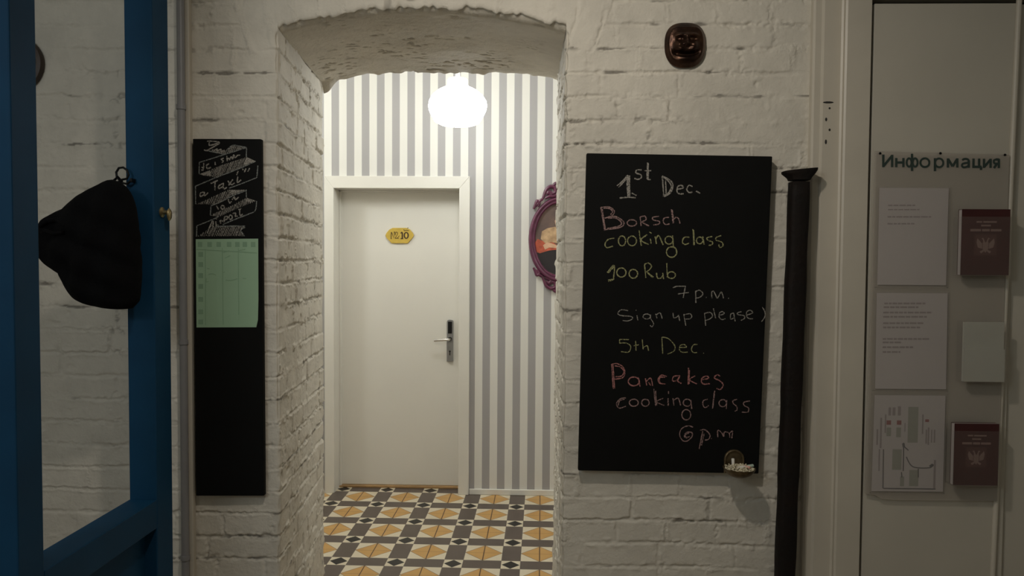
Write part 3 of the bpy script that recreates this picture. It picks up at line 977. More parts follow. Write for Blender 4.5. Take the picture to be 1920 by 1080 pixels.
b = ink(MB(), sc([[(180, 160), (183, 1020)], [(372, 150), (382, 1010)], [(552, 150), (556, 900)], [(80, 165), (760, 205)],
                  [(200, 380), (230, 385)], [(215, 445), (260, 440), (300, 455)], [(375, 430), (400, 420)], [(410, 510), (470, 515), (540, 495)], [(600, 490), (640, 495)],
                  [(195, 490), (190, 530), (215, 525)], [(370, 205), (450, 180)], [(550, 180), (630, 165)], [(400, 265), (460, 235)]], 355, 440, 6), gY, 0.0030, off=0.0004)
b.build('ruled_lines', M['green_faint'], gs, go)

# =================================================================== BIG CHALKBOARD
BY = W - 0.040
bo = P(1254, 886, BY)
cb = thing('large_chalkboard', bo, 'large black chalkboard announcing cooking classes, right of the archway', 'chalkboard')
inflate_quad([(1100, 287), (1448.5, 293), (1422.5, 888.5), (1084, 882.5)], BY, 0.024, 'board', M['black_board'], cb, bo)
O = (1120, 290); O2 = (1120, 440); O3 = (1120, 560); O4 = (1120, 670)
def cluster(strokes, gap):
    """strokes of one line -> words, split at gaps wider than gap pixels"""
    items = sorted(strokes, key=lambda st: min(p[0] for p in st))
    out = []; right = -1e9
    for st in items:
        l, r = min(p[0] for p in st), max(p[0] for p in st)
        if l > right + gap: out.append([])
        out[-1].append(st); right = max(right, r)
    return out
def line(name, strokes, org, m, w=0.0042, w2=None):
    for word in cluster(sc(strokes, org[0], org[1], 6), 7.5):
        ob_ = ink(MB(), word, BY, w, jit=0.16).build('chalk_word', M[m], cb, bo)
        ob_['label'] = name
line('white chalk line reading 1st Dec.', [[(220, 350), (280, 300), (345, 230)], [(240, 368), (350, 245)], [(345, 230), (335, 350), (345, 480)], [(362, 235), (362, 470)], [(350, 240), (352, 475)], [(250, 488), (340, 480), (430, 485)], [(385, 430), (440, 460)],
      [(498, 172), (445, 172), (435, 205), (485, 225), (495, 258), (455, 278), (415, 265)], [(565, 90), (562, 180), (562, 270), (600, 280)], [(572, 95), (572, 270)], [(530, 182), (605, 180)],
      [(730, 240), (738, 350), (745, 470)], [(730, 240), (820, 290), (850, 350), (820, 430), (750, 470)], [(765, 270), (775, 450)], [(745, 255), (800, 300), (832, 360), (800, 430), (755, 455)],
      [(895, 390), (965, 375), (945, 345), (905, 360), (895, 410), (920, 440), (970, 440)], [(1070, 360), (1030, 345), (1005, 390), (1030, 425), (1068, 420)], [(1110, 410), (1155, 435)]], O, 'chalk_white')
line('pink chalk word Borsch', [[(40, 595), (60, 720), (82, 855)], [(55, 610), (70, 720), (92, 850)], [(35, 595), (130, 588), (192, 635), (165, 685), (80, 715)], [(70, 605), (130, 605), (172, 640), (150, 675)],
      [(80, 715), (200, 695), (295, 755), (265, 815), (85, 845)], [(120, 715), (210, 715), (270, 765), (240, 805), (110, 830)],
      circ(388, 768, 52, 36), [(480, 700), (492, 802)], [(475, 705), (530, 690), (548, 730), (495, 757)], [(495, 757), (580, 803)],
      [(692, 695), (625, 705), (630, 735), (695, 750), (690, 780), (630, 790)], [(805, 705), (755, 712), (740, 750), (765, 785), (812, 778)], [(832, 615), (842, 700), (852, 772)], [(842, 620), (858, 770)], [(850, 745), (880, 705), (912, 720), (930, 775)]], O, 'chalk_pink', 0.0036)
line('yellow chalk line reading cooking class', [[(190, 940), (120, 955), (85, 1010), (110, 1045), (175, 1030)], circ(277, 970, 40, 56), circ(390, 970, 50, 54), [(470, 850), (480, 940), (495, 1025)], [(560, 900), (490, 960), (575, 1010)],
      [(585, 870), (610, 885)], [(595, 945), (605, 1000)], [(650, 920), (665, 1005)], [(655, 960), (690, 910), (740, 1015)], circ(805, 962, 44, 44), [(845, 910), (855, 1030)], circ(835, 1095, 58, 60, 1.9),
      [(1035, 930), (980, 930), (955, 980), (985, 1010), (1030, 995)], [(1075, 838), (1085, 1020)], [(1082, 850), (1092, 1015)], circ(1150, 965, 36, 38), [(1185, 918), (1200, 1012)],
      [(1292, 920), (1235, 935), (1240, 960), (1295, 985), (1285, 1015), (1250, 1018)], [(1392, 910), (1340, 930), (1335, 960), (1400, 985), (1412, 1025), (1378, 1045), (1365, 1010)]], O, 'chalk_yellow', 0.0036)
line('yellow chalk line reading 100 Rub', [[(110, 425), (190, 345), (180, 505)], [(120, 432), (188, 360)], [(120, 510), (190, 498)], [(122, 525), (182, 505)], circ(270, 425, 52, 52, 1.9), circ(405, 440, 48, 50, 1.8),
      [(530, 330), (545, 485)], [(530, 335), (572, 318), (608, 355), (580, 400), (545, 415)], [(550, 415), (630, 478)], [(560, 425), (620, 480)], [(665, 430), (675, 485), (710, 490), (735, 460)], [(735, 430), (745, 500)],
      [(780, 320), (786, 480)], circ(833, 455, 44, 38, 1.6)], O2, 'chalk_yellow', 0.0036)
line('white chalk line reading 7 p.m.', [[(850, 597), (890, 580)], [(890, 580), (992, 580)], [(990, 580), (965, 710)], [(905, 667), (1028, 650)], [(1105, 630), (1108, 770)], [(1105, 640), (1150, 625), (1187, 665), (1150, 705), (1110, 712)], [(1225, 705)],
      [(1290, 715), (1285, 650), (1310, 640), (1345, 710), (1365, 690), (1395, 645), (1420, 715)], [(1475, 715)]], O2, 'chalk_white', 0.0032)
line('white chalk line reading Sign up please )', [[(345, 855), (270, 845), (230, 885), (270, 910), (380, 920), (392, 948), (340, 970), (285, 965)], [(445, 908), (455, 965)], [(435, 850)], circ(555, 920, 42, 28), [(600, 898), (600, 940), (632, 1000), (615, 1035), (593, 1020)],
      [(655, 890), (670, 940)], [(660, 905), (705, 880), (730, 945)], [(850, 880), (860, 935), (895, 925), (915, 905)], [(915, 905), (925, 970)], [(970, 890), (995, 1025)], [(975, 900), (1040, 890), (1062, 920), (1040, 945), (985, 950)],
      [(1205, 880), (1218, 1025)], [(1205, 885), (1270, 875), (1295, 915), (1260, 950), (1210, 965)], [(1305, 830), (1330, 940)], [(1375, 905), (1425, 890), (1410, 865), (1375, 880), (1370, 925), (1400, 955), (1440, 945)],
      [(1535, 880), (1500, 895), (1500, 950), (1535, 935)], [(1532, 880), (1550, 975)], [(1620, 865), (1575, 880), (1585, 900), (1645, 910), (1655, 940), (1615, 965)], [(1680, 905), (1745, 880), (1720, 850), (1680, 870), (1680, 920), (1710, 945), (1750, 945)],
      [(1855, 815), (1885, 870), (1880, 930), (1845, 980)]], O2, 'chalk_white', 0.0029)
line('yellow chalk line reading 5th Dec.', [[(355, 460), (250, 458)], [(250, 458), (250, 500)], [(250, 500), (330, 500), (375, 540), (350, 600), (265, 595)], [(430, 475), (435, 585)], [(410, 530), (467, 518)], [(505, 458), (515, 570)], [(515, 550), (560, 530), (575, 585)],
      [(725, 430), (735, 620)], [(725, 432), (800, 450), (870, 530), (860, 590), (790, 622)], [(925, 548), (1000, 545), (975, 515), (930, 530), (925, 580), (960, 603), (1015, 600)], [(1125, 515), (1080, 520), (1058, 570), (1080, 605), (1120, 605)], [(1195, 612)]], O3, 'chalk_yellow', 0.0030)
line('coral chalk word Pancakes', [[(160, 75), (170, 220), (180, 355)], [(175, 75), (185, 220), (195, 350)], [(160, 80), (220, 70), (290, 110), (310, 180), (280, 230), (200, 245)], [(195, 95), (260, 110), (300, 160), (270, 210), (205, 217)],
      circ(410, 270, 62, 50, 1.9), [(460, 225), (482, 330)], [(540, 235), (555, 315)], [(550, 270), (600, 235), (622, 320)], [(575, 280), (600, 315)], [(780, 215), (720, 200), (685, 245), (700, 290), (767, 300)], [(760, 225), (705, 225), (700, 280), (740, 300)],
      [(930, 205), (860, 215), (845, 260), (880, 265), (925, 225)], [(925, 210), (905, 265), (945, 295)], [(1025, 118), (1022, 305)], [(1034, 140), (1032, 300)], [(1100, 210), (1035, 250), (1120, 300)],
      [(1175, 250), (1250, 235), (1230, 210), (1180, 230), (1170, 275), (1200, 300), (1265, 295)], [(1380, 215), (1350, 195), (1315, 230), (1380, 265), (1415, 310), (1385, 360), (1340, 350)]], O4, 'chalk_red', 0.0036)
line('pink chalk line reading cooking class, below Pancakes', [[(320, 455), (260, 465), (215, 520), (245, 570), (320, 550)], [(305, 470), (250, 490), (235, 540)], circ(410, 510, 50, 40, 1.8), circ(540, 510, 42, 40, 1.5), [(635, 355), (655, 545)], [(655, 375), (666, 540)], [(740, 460), (665, 500), (752, 540)],
      [(800, 380), (800, 410)], [(795, 460), (797, 545)], [(850, 460), (860, 540)], [(860, 480), (910, 460), (935, 540)], circ(1010, 510, 44, 40, 1.5), [(1050, 480), (1062, 580)], circ(1000, 645, 50, 58, 1.5),
      [(1240, 470), (1190, 490), (1190, 540), (1215, 565), (1250, 540)], [(1320, 375), (1295, 575)], [(1312, 400), (1300, 560)], circ(1410, 515, 42, 40, 1.4), [(1455, 480), (1450, 580)], [(1570, 470), (1525, 490), (1530, 520), (1565, 550), (1570, 590), (1545, 605)],
      [(1715, 490), (1650, 505), (1650, 540), (1700, 570), (1690, 615), (1625, 615)]], O4, 'chalk_pink', 0.0033)
line('pink chalk line reading 6 p.m', [[(1075, 785), (1020, 770), (950, 800), (925, 870), (960, 935), (1010, 940), (1065, 890), (1060, 845), (1000, 845), (980, 890), (1010, 910)], [(1030, 850), (990, 870), (1000, 900), (1040, 890)],
      [(1185, 830), (1145, 1030)], [(1200, 860), (1170, 990)], [(1155, 820), (1210, 815), (1265, 870), (1250, 920), (1210, 930)], [(1285, 912)], [(1355, 900), (1355, 820), (1400, 850), (1420, 890), (1430, 840), (1480, 850), (1490, 900)], [(1490, 850), (1520, 830), (1512, 910)]], O4, 'chalk_pink', 0.0033)

# =================================================================== BRASS DISH WITH CHALK ENDS
dc = P(1375, 880, BY)
dz = P(1385, 878, BY - 0.05).z
dsh = thing('wall_dish', (dc.x, BY, dz), 'small old brass dish on a round backplate, chalkboard corner', 'dish')
od = dsh.location
# arched backplate with raised rim
bw = 0.033
def arch_outline(w, top, bot, n=16):
    pts = [(-w, bot)]
    for k in range(n + 1):
        a = PI - PI * k / n
        pts.append((w * math.cos(a), top - w + w * 1.0 * math.sin(a)))
    pts.append((w, bot))
    return pts
zt = P(1374, 842, BY).z
top = zt - dz
b = MB().prism([Vector((dc.x + x, BY - 0.006, dz + z)) for x, z in arch_outline(bw, top, -0.03)], (0, 0.0058, 0), 0.002)
b.build('backplate', M['old_brass'], dsh, od)
b = MB().tube([(dc.x + x, BY - 0.008, dz + z) for x, z in arch_outline(bw - 0.003, top - 0.003, -0.01)], 0.0042, 8)
b.build('rim', M['old_brass'], dsh, od, True)
# the bowl
bc = Vector((P(1386, 878, BY - 0.055).x, BY - 0.056, dz))
RX, RY = 0.052, 0.050
prof = [(0.001, -0.026), (0.45, -0.025), (0.75, -0.017), (0.95, -0.004), (1.0, 0.002), (1.02, 0.004), (0.97, 0.003), (0.9, -0.002), (0.7, -0.010), (0.001, -0.014)]
b = MB().lathe(bc, [(r, h) for r, h in prof], 36, 'Z', sx=RX, sy=RY)
b.build('bowl', M['old_brass'], dsh, od, True)
# crumbs of chalk dust
rng = random.Random(5)
b = MB()
def crumb(mb, c, r):
    v = []
    for d in ((1, 0, 0), (-1, 0, 0), (0, 1, 0), (0, -1, 0), (0, 0, 1), (0, 0, -1)):
        v.append(Vector(c) + Vector(d) * r * rng.uniform(0.6, 1.3))
    mb.add(v, [(0, 2, 4), (2, 1, 4), (1, 3, 4), (3, 0, 4), (2, 0, 5), (1, 2, 5), (3, 1, 5), (0, 3, 5)])
for k in range(420):
    a = rng.uniform(0, 2 * PI); r = math.sqrt(rng.random()) * 0.88
    crumb(b, bc + Vector((RX * r * math.cos(a), RY * r * math.sin(a), -0.006 + 0.012 * rng.random() + 0.005 * (1 - r))), rng.uniform(0.0015, 0.0042))
cr_ = b.build('chalk_crumbs', M['crumb'])
tag(cr_, 'pale chalk crumbs heaped in the brass dish', 'chalk crumbs', kind='stuff')
def stub(p0, p1, r, m, label):
    p0, p1 = Vector(p0), Vector(p1)
    b = MB().tube([p0, p0 + (p1 - p0) * 0.06, p0 + (p1 - p0) * 0.94, p1], [r * 0.8, r, r, r * 0.85], 12)
    o_ = b.build('chalk_stub', M[m], None, tuple(p0), True)
    tag(o_, label, 'chalk', 'chalk ends in the brass dish')
q = P(1375, 868, BY - 0.03)
stub((q.x, BY - 0.03, dz - 0.002), (q.x - 0.001, BY - 0.028, P(1374, 860, BY - 0.03).z), 0.0052, 'chalk_stub', 'white chalk stub standing upright in the brass dish')
q = P(1388, 874, BY - 0.05)
stub((q.x - 0.012, BY - 0.066, dz + 0.005), (q.x + 0.015, BY - 0.056, dz + 0.006), 0.005, 'chalk_stub', 'white chalk stub lying in the middle of the brass dish')
q = P(1399, 876, BY - 0.055)
stub((q.x - 0.008, BY - 0.05, dz + 0.006), (q.x + 0.010, BY - 0.066, dz + 0.007), 0.005, 'chalk_pink_stub', 'salmon pink chalk stub lying in the brass dish')
q = P(1408, 876, BY - 0.055)
stub((q.x - 0.012, BY - 0.058, dz + 0.008), (q.x + 0.008, BY - 0.052, dz + 0.010), 0.0055, 'chalk_green_stub', 'pale green chalk stub on the right rim of the brass dish')

# =================================================================== BRONZE FACE ON THE WALL
mc = P(1286.5, 82, W - 0.03)
mk = thing('face_mask', (mc.x, W, mc.z), 'small dark bronze face mask high on the brick wall', 'mask')
om = mk.location
n = 72
rx, rz = 38 / 1370 * 2.47, 41.5 / 1370 * 2.47
uu = np.linspace(-1, 1, n)
A_, B_ = np.meshgrid(uu, uu, indexing='ij')
# square to rounded-square mapping
pw = 2.7
rr = np.maximum(np.abs(A_), np.abs(B_)) + 1e-9
nn_ = (np.abs(A_ / rr) ** pw + np.abs(B_ / rr) ** pw) ** (1 / pw)
U_ = A_ / nn_; V_ = B_ / nn_
U_ = U_ * (1 - 0.10 * np.clip(-V_, 0, 1) ** 1.5)
def gs_(cx, cy, sx, sy):
    return np.exp(-((U_ - cx) / sx) ** 2 - ((V_ - cy) / sy) ** 2)
d = 0.030 * (1 - rr ** 3.0)
rim = 0.0045 * np.exp(-((rr - 0.82) / 0.09) ** 2)
d = d + rim * (V_ < 0.75)
d += 0.009 * gs_(-0.30, 0.34, 0.26, 0.09) + 0.009 * gs_(0.30, 0.34, 0.26, 0.09)       # brows
d -= 0.012 * gs_(-0.30, 0.20, 0.17, 0.10) + 0.012 * gs_(0.30, 0.20, 0.17, 0.10)       # sockets
d += 0.007 * gs_(-0.29, 0.19, 0.085, 0.06) + 0.007 * gs_(0.29, 0.19, 0.085, 0.06)     # eyeballs
d += 0.014 * gs_(0, 0.12, 0.10, 0.22) + 0.013 * gs_(0, -0.06, 0.16, 0.08)             # nose
d += 0.011 * gs_(-0.36, -0.10, 0.17, 0.16) + 0.011 * gs_(0.36, -0.10, 0.17, 0.16)     # cheeks
d += 0.006 * gs_(-0.26, -0.28, 0.18, 0.06) + 0.006 * gs_(0.26, -0.28, 0.18, 0.06)     # upper lip / whisker pads
mouth = np.exp(-((V_ + 0.46 - 0.30 * U_ ** 2) / 0.085) ** 2) * (1 - sstep(0.45, 0.72, np.abs(U_)))
d -= 0.016 * mouth
d += 0.007 * gs_(0, -0.68, 0.35, 0.09)
Xm = mc.x + U_ * rx; Zm = mc.z + V_ * rz; Ym = W - 0.012 - np.clip(d, 0, 1)
verts = list(map(tuple, np.stack([Xm, Ym, Zm], -1).reshape(-1, 3)))
faces = [(i * n + j, (i + 1) * n + j, (i + 1) * n + j + 1, i * n + j + 1) for i in range(n - 1) for j in range(n - 1)]
loop = [i * n for i in range(n)] + [(n - 1) * n + j for j in range(1, n)] + [i * n + n - 1 for i in range(n - 2, -1, -1)] + [j for j in range(n - 2, 0, -1)]
base = len(verts)
verts += [(mc.x + (verts[i][0] - mc.x) * 0.97, W - 0.001, mc.z + (verts[i][2] - mc.z) * 0.97) for i in loop]
L = len(loop)
faces += [(loop[k], loop[(k + 1) % L], base + (k + 1) % L, base + k) for k in range(L)]
faces.append(tuple(base + k for k in range(L)))
link_mesh('face', verts, faces, M['bronze'], mk, om, 'all')

# round dark plaque half hidden behind the blue door
pcn = P(27, 118, W - 0.02)
pq = thing('round_plaque', (pcn.x, W, pcn.z), 'round dark brown wall plaque half hidden by the blue door', 'plaque')
b = MB().lathe((pcn.x, W, pcn.z), [(0.093, 0.0), (0.096, 0.012), (0.092, 0.022), (0.080, 0.026), (0.072, 0.018), (0.03, 0.026), (0.0, 0.028)], 40, 'Y')
b.build('disc', M['brown_wood'], pq, pq.location, True)

# =================================================================== RUSTY FLARED IRON POST
pt = P(1498.5, 336, 2.428); pb_ = P(1471, 1080, 2.428)
dirv = (pb_ - pt) / (pt.z - pb_.z)
pf = pt + dirv * pt.z
post = thing('iron_post', (pf.x, pf.y, 0), 'rusty dark iron pipe with flared top beside the chalkboard', 'iron post')
n = 20
def post_ring(z, w, dpt, tilt=0.0):
    c = pt + dirv * (pt.z - z)
    r = []
    for k in range(n):
        a = 2 * PI * k / n
        cx = abs(math.cos(a)) ** 0.55 * math.copysign(1, math.cos(a)) * w
        cyy = abs(math.sin(a)) ** 0.55 * math.copysign(1, math.sin(a)) * dpt
        r.append(Vector((c.x + cx, c.y + cyy, z + tilt * cx)))
    return r
zz = list(np.linspace(0, pt.z - 0.01, 40))
rings = [post_ring(z, 0.031 + 0.0012 * math.sin(z * 23) + random.uniform(-.0006, .0006), 0.030) for z in zz]
vv = [v for r in rings for v in r]; ff = []
for i in range(len(rings) - 1):
    for k in range(n):
        ff.append((i * n + k, i * n + (k + 1) % n, (i + 1) * n + (k + 1) % n, (i + 1) * n + k))
ff.append(tuple(range(n))); ff.append(tuple((len(rings) - 1) * n + k for k in range(n)))
link_mesh('shaft', vv, ff, M['rust'], post, post.location, 'all')
z0 = pt.z - 0.004
rings = [post_ring(z0, 0.032, 0.031), post_ring(z0 + 0.008, 0.036, 0.032), post_ring(z0 + 0.019, 0.047, 0.035, 0.05), post_ring(z0 + 0.027, 0.0535, 0.037, 0.1), post_ring(z0 + 0.034, 0.0545, 0.037, 0.1),
         post_ring(z0 + 0.033, 0.046, 0.032, 0.1), post_ring(z0 + 0.018, 0.026, 0.024)]
vv = [v for r in rings for v in r]; ff = []
for i in range(len(rings) - 1):
    for k in range(n):
        ff.append((i * n + k, i * n + (k + 1) % n, (i + 1) * n + (k + 1) % n, (i + 1) * n + k))
ff.append(tuple(range(n))); ff.append(tuple((len(rings) - 1) * n + k for k in range(n)))
link_mesh('flared_top', vv, ff, M['rust'], post, post.location, True)

# =================================================================== PENDANT LAMP IN THE CORRIDOR
LY = 4.05
lc = P(858, 197, LY)
s_ = LY / F
lamp = thing('pendant_lamp', (lc.x, LY, ZH), 'glowing white glass pendant lamp in the corridor', 'lamp')
R0 = 54 * s_
prof = [(0.001, -0.112), (0.055, -0.111), (0.095, -0.104), (0.121, -0.092), (0.128, -0.082), (0.139, -0.060), (0.153, -0.030), (0.158, -0.004), (0.154, 0.022), (0.138, 0.050), (0.110, 0.074), (0.080, 0.090), (0.060, 0.099), (0.056, 0.108), (0.055, 0.135), (0.050, 0.140), (0.001, 0.141)]
kx = R0 / 0.158
wob = lambda a, h: 1 + (0.018 * math.cos(12 * a) if h < 0.05 else 0)
M['lamp_glow'] = emis('lamp_glow', (0.98, 1.0, 0.97), 18.5)
b = MB().lathe(lc, [(r * kx, h * kx) for r, h in prof], 48, 'Z', wob)
b.build('glass_shade', M['lamp_glow'], lamp, lamp.location, 'all')
b = MB().lathe((lc.x, LY, lc.z), [(0.012, 0.14 * kx), (0.012, ZH - lc.z - 0.03)], 12)
b.build('stem', M['white_paint'], lamp, lamp.location, True)
b = MB().lathe((lc.x, LY, ZH), [(0.02, -0.04), (0.055, -0.02), (0.06, 0.0)], 24)
b.build('ceiling_rose', M['white_paint'], lamp, lamp.location, True)

# =================================================================== OVAL PURPLE PICTURE FRAME
OY = HB - 0.03
oc = P(1049, 449, OY)
so_ = OY / F
a_, b_ = 58 * so_, 80 * so_
pic = thing('oval_picture', (oc.x, HB, oc.z), 'ornate purple oval picture frame on the striped wall', 'picture frame')
op = pic.location
# moulded ring: section swept round the ellipse
sec = [(0.0, 0.0), (0.004, 0.016), (0.012, 0.024), (0.022, 0.020), (0.027, 0.014), (0.033, 0.020), (0.039, 0.018), (0.043, 0.010), (0.045, 0.003)]
n = 72
vv = []; ff = []
for k in range(n):
    t = 2 * PI * k / n
    for (i_, h_) in sec:
        vv.append((oc.x + (a_ - i_) * math.cos(t), HB - 0.001 - h_ * 1.4, oc.z + (b_ - i_) * math.sin(t)))
m_ = len(sec)
for k in range(n):
    for j in range(m_ - 1):
        ff.append((k * m_ + j, ((k + 1) % n) * m_ + j, ((k + 1) % n) * m_ + j + 1, k * m_ + j + 1))
link_mesh('frame', vv, ff, M['purple'], pic, op, 'all')
# openwork crests: scrolls and leaves
def px2(px, py): return P(px, py, HB - 0.018)
def scroll(mb, pts, r):
    q = [px2(*p) for p in pts]
    sm = []
    for i in range(len(q) - 1):
        for k in range(5):
            t = k / 5
            p0, p1, p2, p3 = q[max(i - 1, 0)], q[i], q[i + 1], q[min(i + 2, len(q) - 1)]
            sm.append(0.5 * ((2 * p1) + (p2 - p0) * t + (2 * p0 - 5 * p1 + 4 * p2 - p3) * t * t + (3 * p1 - p0 - 3 * p2 + p3) * t ** 3))
    sm.append(q[-1])
    L_ = len(sm)
    mb.tube(sm, [r * (0.6 + 0.6 * math.sin(PI * (i + 0.5) / L_)) for i in range(L_)], 8)
for nm, flip in (('top_crest', 1), ('bottom_crest', -1)):
    cb_ = MB()
    for mir in (1, -1):
        T = lambda x, y: (1049 + mir * (x - 1049), y if flip > 0 else 449 + (449 - y) * 0.925)
        scroll(cb_, [T(*p) for p in ((1016, 376), (1020, 366), (1024, 356), (1032, 350), (1040, 352), (1041, 360), (1035, 363), (1032, 358))], 0.0105)
        scroll(cb_, [T(*p) for p in ((1022, 372), (1030, 368), (1038, 368), (1049, 362))], 0.009)
        scroll(cb_, [T(*p) for p in ((1036, 349), (1042, 344), (1049, 345))], 0.0095)
        scroll(cb_, [T(*p) for p in ((1000, 392), (1004, 384), (1007, 377), (1011, 381), (1009, 388))], 0.0095)
        scroll(cb_, [T(*p) for p in ((1004, 388), (1012, 377), (1017, 373))], 0.008)
        scroll(cb_, [T(*p) for p in ((1025, 365), (1029, 360), (1034, 368))], 0.010)
    cb_.build(nm, M['purple'], pic, op, True)
# the canvas
def disc(mb, cx, cz, ra, rb, Y, k=48):
    mb.add([(cx + ra * math.cos(2 * PI * i / k), Y, cz + rb * math.sin(2 * PI * i / k)) for i in range(k)], [tuple(range(k))])
cvY = HB - 0.006
cv = MB(); disc(cv, oc.x, oc.z, a_ - 0.042, b_ - 0.042, cvY)
canvas = cv.build('canvas', M['canvas_bg'], pic, op)
def patch(name, pxs, m, dy):
    pts = []
    for (x, y) in pxs:
        p = P(x, y, cvY - dy)
        # keep inside the oval
        ex = (p.x - oc.x) / (a_ - 0.0435); ez = (p.z - oc.z) / (b_ - 0.0435)
        r = math.hypot(ex, ez)
        if r > 1: p = Vector((oc.x + (p.x - oc.x) / r, p.y, oc.z + (p.z - oc.z) / r))
        pts.append(p)
    mb = MB().prism(pts, (0, 0.0006, 0))
    ob_ = mb.build(name, M[m], canvas, op)
    ob_.location = (0, 0, 0)
patch('dark_skirt', [(1003, 476), (1015, 474), (1030, 468), (1050, 466), (1075, 470), (1096, 480), (1092, 500), (1080, 512), (1062, 520), (1045, 520), (1025, 512), (1012, 498)], 'canvas_dark', 0.001)
patch('red_cloth', [(1000, 455), (1008, 448), (1018, 452), (1030, 450), (1042, 458), (1044, 468), (1028, 470), (1012, 475), (1002, 474)], 'canvas_red', 0.0022)
patch('cream_blouse', [(1014, 448), (1016, 434), (1026, 428), (1036, 426), (1046, 424), (1060, 432), (1064, 448), (1048, 456), (1032, 454), (1022, 456)], 'canvas_cream', 0.0034)
patch('arm', [(1018, 460), (1026, 454), (1034, 456), (1044, 460), (1056, 462), (1056, 466), (1042, 465), (1030, 464), (1022, 468)], 'canvas_flesh', 0.0046)
patch('head', [(1042, 424), (1040, 414), (1046, 406), (1056, 406), (1062, 414), (1058, 424), (1050, 428)], 'canvas_flesh', 0.0058)

# =================================================================== BLACK BAG ON A CURLED HOOK
hy = yf0
hk = thing('coat_hook', (bx0 + 0.012, hy, PX(228, 345, bx0).z), 'small curled black wire hook on the blue door edge', 'hook')
HKY = hy - 0.02
def hp(px, py): return P(px, py, HKY)
b = MB().tube([hp(*p) for p in ((246, 338), (239, 345), (229, 343), (219, 332), (218, 323), (223, 315), (231, 314), (238, 319), (241, 328), (238, 335), (228, 337), (222, 341), (218, 346))], 0.0035, 8)
b.build('wire', M['black_metal'], hk, hk.location, True)
pb0 = hp(245, 338)
b = MB().box((pb0.x - 0.002, hy - 0.024, pb0.z - 0.006), (pb0.x + 0.006, hy - 0.0005, pb0.z + 0.006), 0.002)
b.build('mount', M['black_metal'], hk, hk.location)

BGY = hy - 0.085
outl = [(228, 344), (214, 337), (203, 338), (185, 347), (160, 361), (140, 374), (118, 392), (96, 403), (78, 413), (71, 424), (72, 440), (72, 458), (71, 473), (74, 484), (84, 495), (100, 505), (113, 513), (120, 528), (130, 548), (142, 561), (160, 570), (182, 575), (205, 579), (230, 580), (248, 578), (259, 566), (262, 540), (261, 505), (259, 465), (258, 430), (255, 402), (249, 378), (241, 358), (234, 348)]
ctr = (180, 462)
bag = thing('cloth_bag', P(180, 578, BGY), 'limp black cloth bag hanging on the blue door', 'bag')
obg = bag.location
NA = 96
an = [math.atan2(y - ctr[1], x - ctr[0]) for x, y in outl]
rd = [math.hypot(x - ctr[0], y - ctr[1]) for x, y in outl]
order = np.argsort(an)
aa = np.array(an)[order]; ra_ = np.array(rd)[order]
ang = np.linspace(-PI, PI, NA, endpoint=False)
rad = np.interp(ang, np.concatenate([aa - 2 * PI, aa, aa + 2 * PI]), np.concatenate([ra_] * 3))
vv = []; ff = []
NR = 16
cw = P(ctr[0], ctr[1], BGY)
for side in (-1, 1):
    st = len(vv)
    for i in range(NR + 1):
        t = i / NR
        tt = math.sin(t * PI / 2)
        for k in range(NA):
            x = ctr[0] + math.cos(ang[k]) * rad[k] * tt; y = ctr[1] + math.sin(ang[k]) * rad[k] * tt
            p = P(x, y, BGY)
            th_ = 0.062 if side < 0 else 0.055
            fold = 0.012 * math.sin(x * 0.11 + y * 0.035) + 0.008 * math.sin(x * 0.05 - y * 0.11)
            dpt = th_ * math.cos(t * PI / 2) ** 0.8 * (0.6 + 0.4 * min(1, max(0, (x - 70) / 90)))
            vv.append((p.x, BGY + side * dpt + fold * math.cos(t * PI / 2) * 0.8, p.z))
    for i in range(NR):
        for k in range(NA):
            ff.append((st + i * NA + k, st + i * NA + (k + 1) % NA, st + (i + 1) * NA + (k + 1) % NA, st + (i + 1) * NA + k))
# close the two halves along the outline and the centres
s1 = (NR + 1) * NA
for k in range(NA):
    ff.append((NR * NA + k, NR * NA + (k + 1) % NA, s1 + NR * NA + (k + 1) % NA, s1 + NR * NA + k))
link_mesh('bag_body', vv, ff, M['black_cloth'], bag, obg, 'all')
# gathered mouth with its loop at the left, and the hanging loop
bp_ = lambda px, py, d_=0.03: P(px, py, BGY - d_)
b = MB().tube([bp_(74, 424, 0.028), bp_(88, 414, 0.034), bp_(106, 412, 0.045), bp_(122, 424, 0.056), bp_(118, 436, 0.057), bp_(100, 438, 0.05), bp_(82, 432, 0.034)], 0.006, 8)
b.build('strap', M['black_cloth'], bag, obg, True)
b = MB().tube([P(219, 346, HKY), P(214, 338, HKY), P(221, 332, HKY), P(228, 340, HKY), P(226, 350, HKY)], 0.0045, 8)
b.build('hanging_loop', M['black_cloth'], bag, obg, True)

# =================================================================== INFORMATION BOARD
IY = YL - 0.016
io = P(1755, 938, IY)
ib = thing('information_board', io, 'clear plastic information board with heading, on the old cream door', 'notice board')
sheet_px = [(1641, 283), (1893, 290), (1882, 600), (1870, 940), (1680, 938), (1652, 936), (1642, 929), (1622, 926)]
MB().prism([P(a, c, IY) for a, c in sheet_px], (0, 0.004, 0), 0.001).build('acrylic_sheet', M['acrylic'], ib, io)
for (px, py) in ((1650, 289), (1763, 289), (1884, 292)):
    p = P(px, py - 1.5, IY)
    b = MB().lathe((p.x, YL - 0.0002, p.z), [(0.002, 0), (0.002, 0.016), (0.0042, 0.0165), (0.0038, 0.018), (0.0, 0.019)], 12, 'Y')
    b.build('screw', M['black_metal'], ib, io, True)
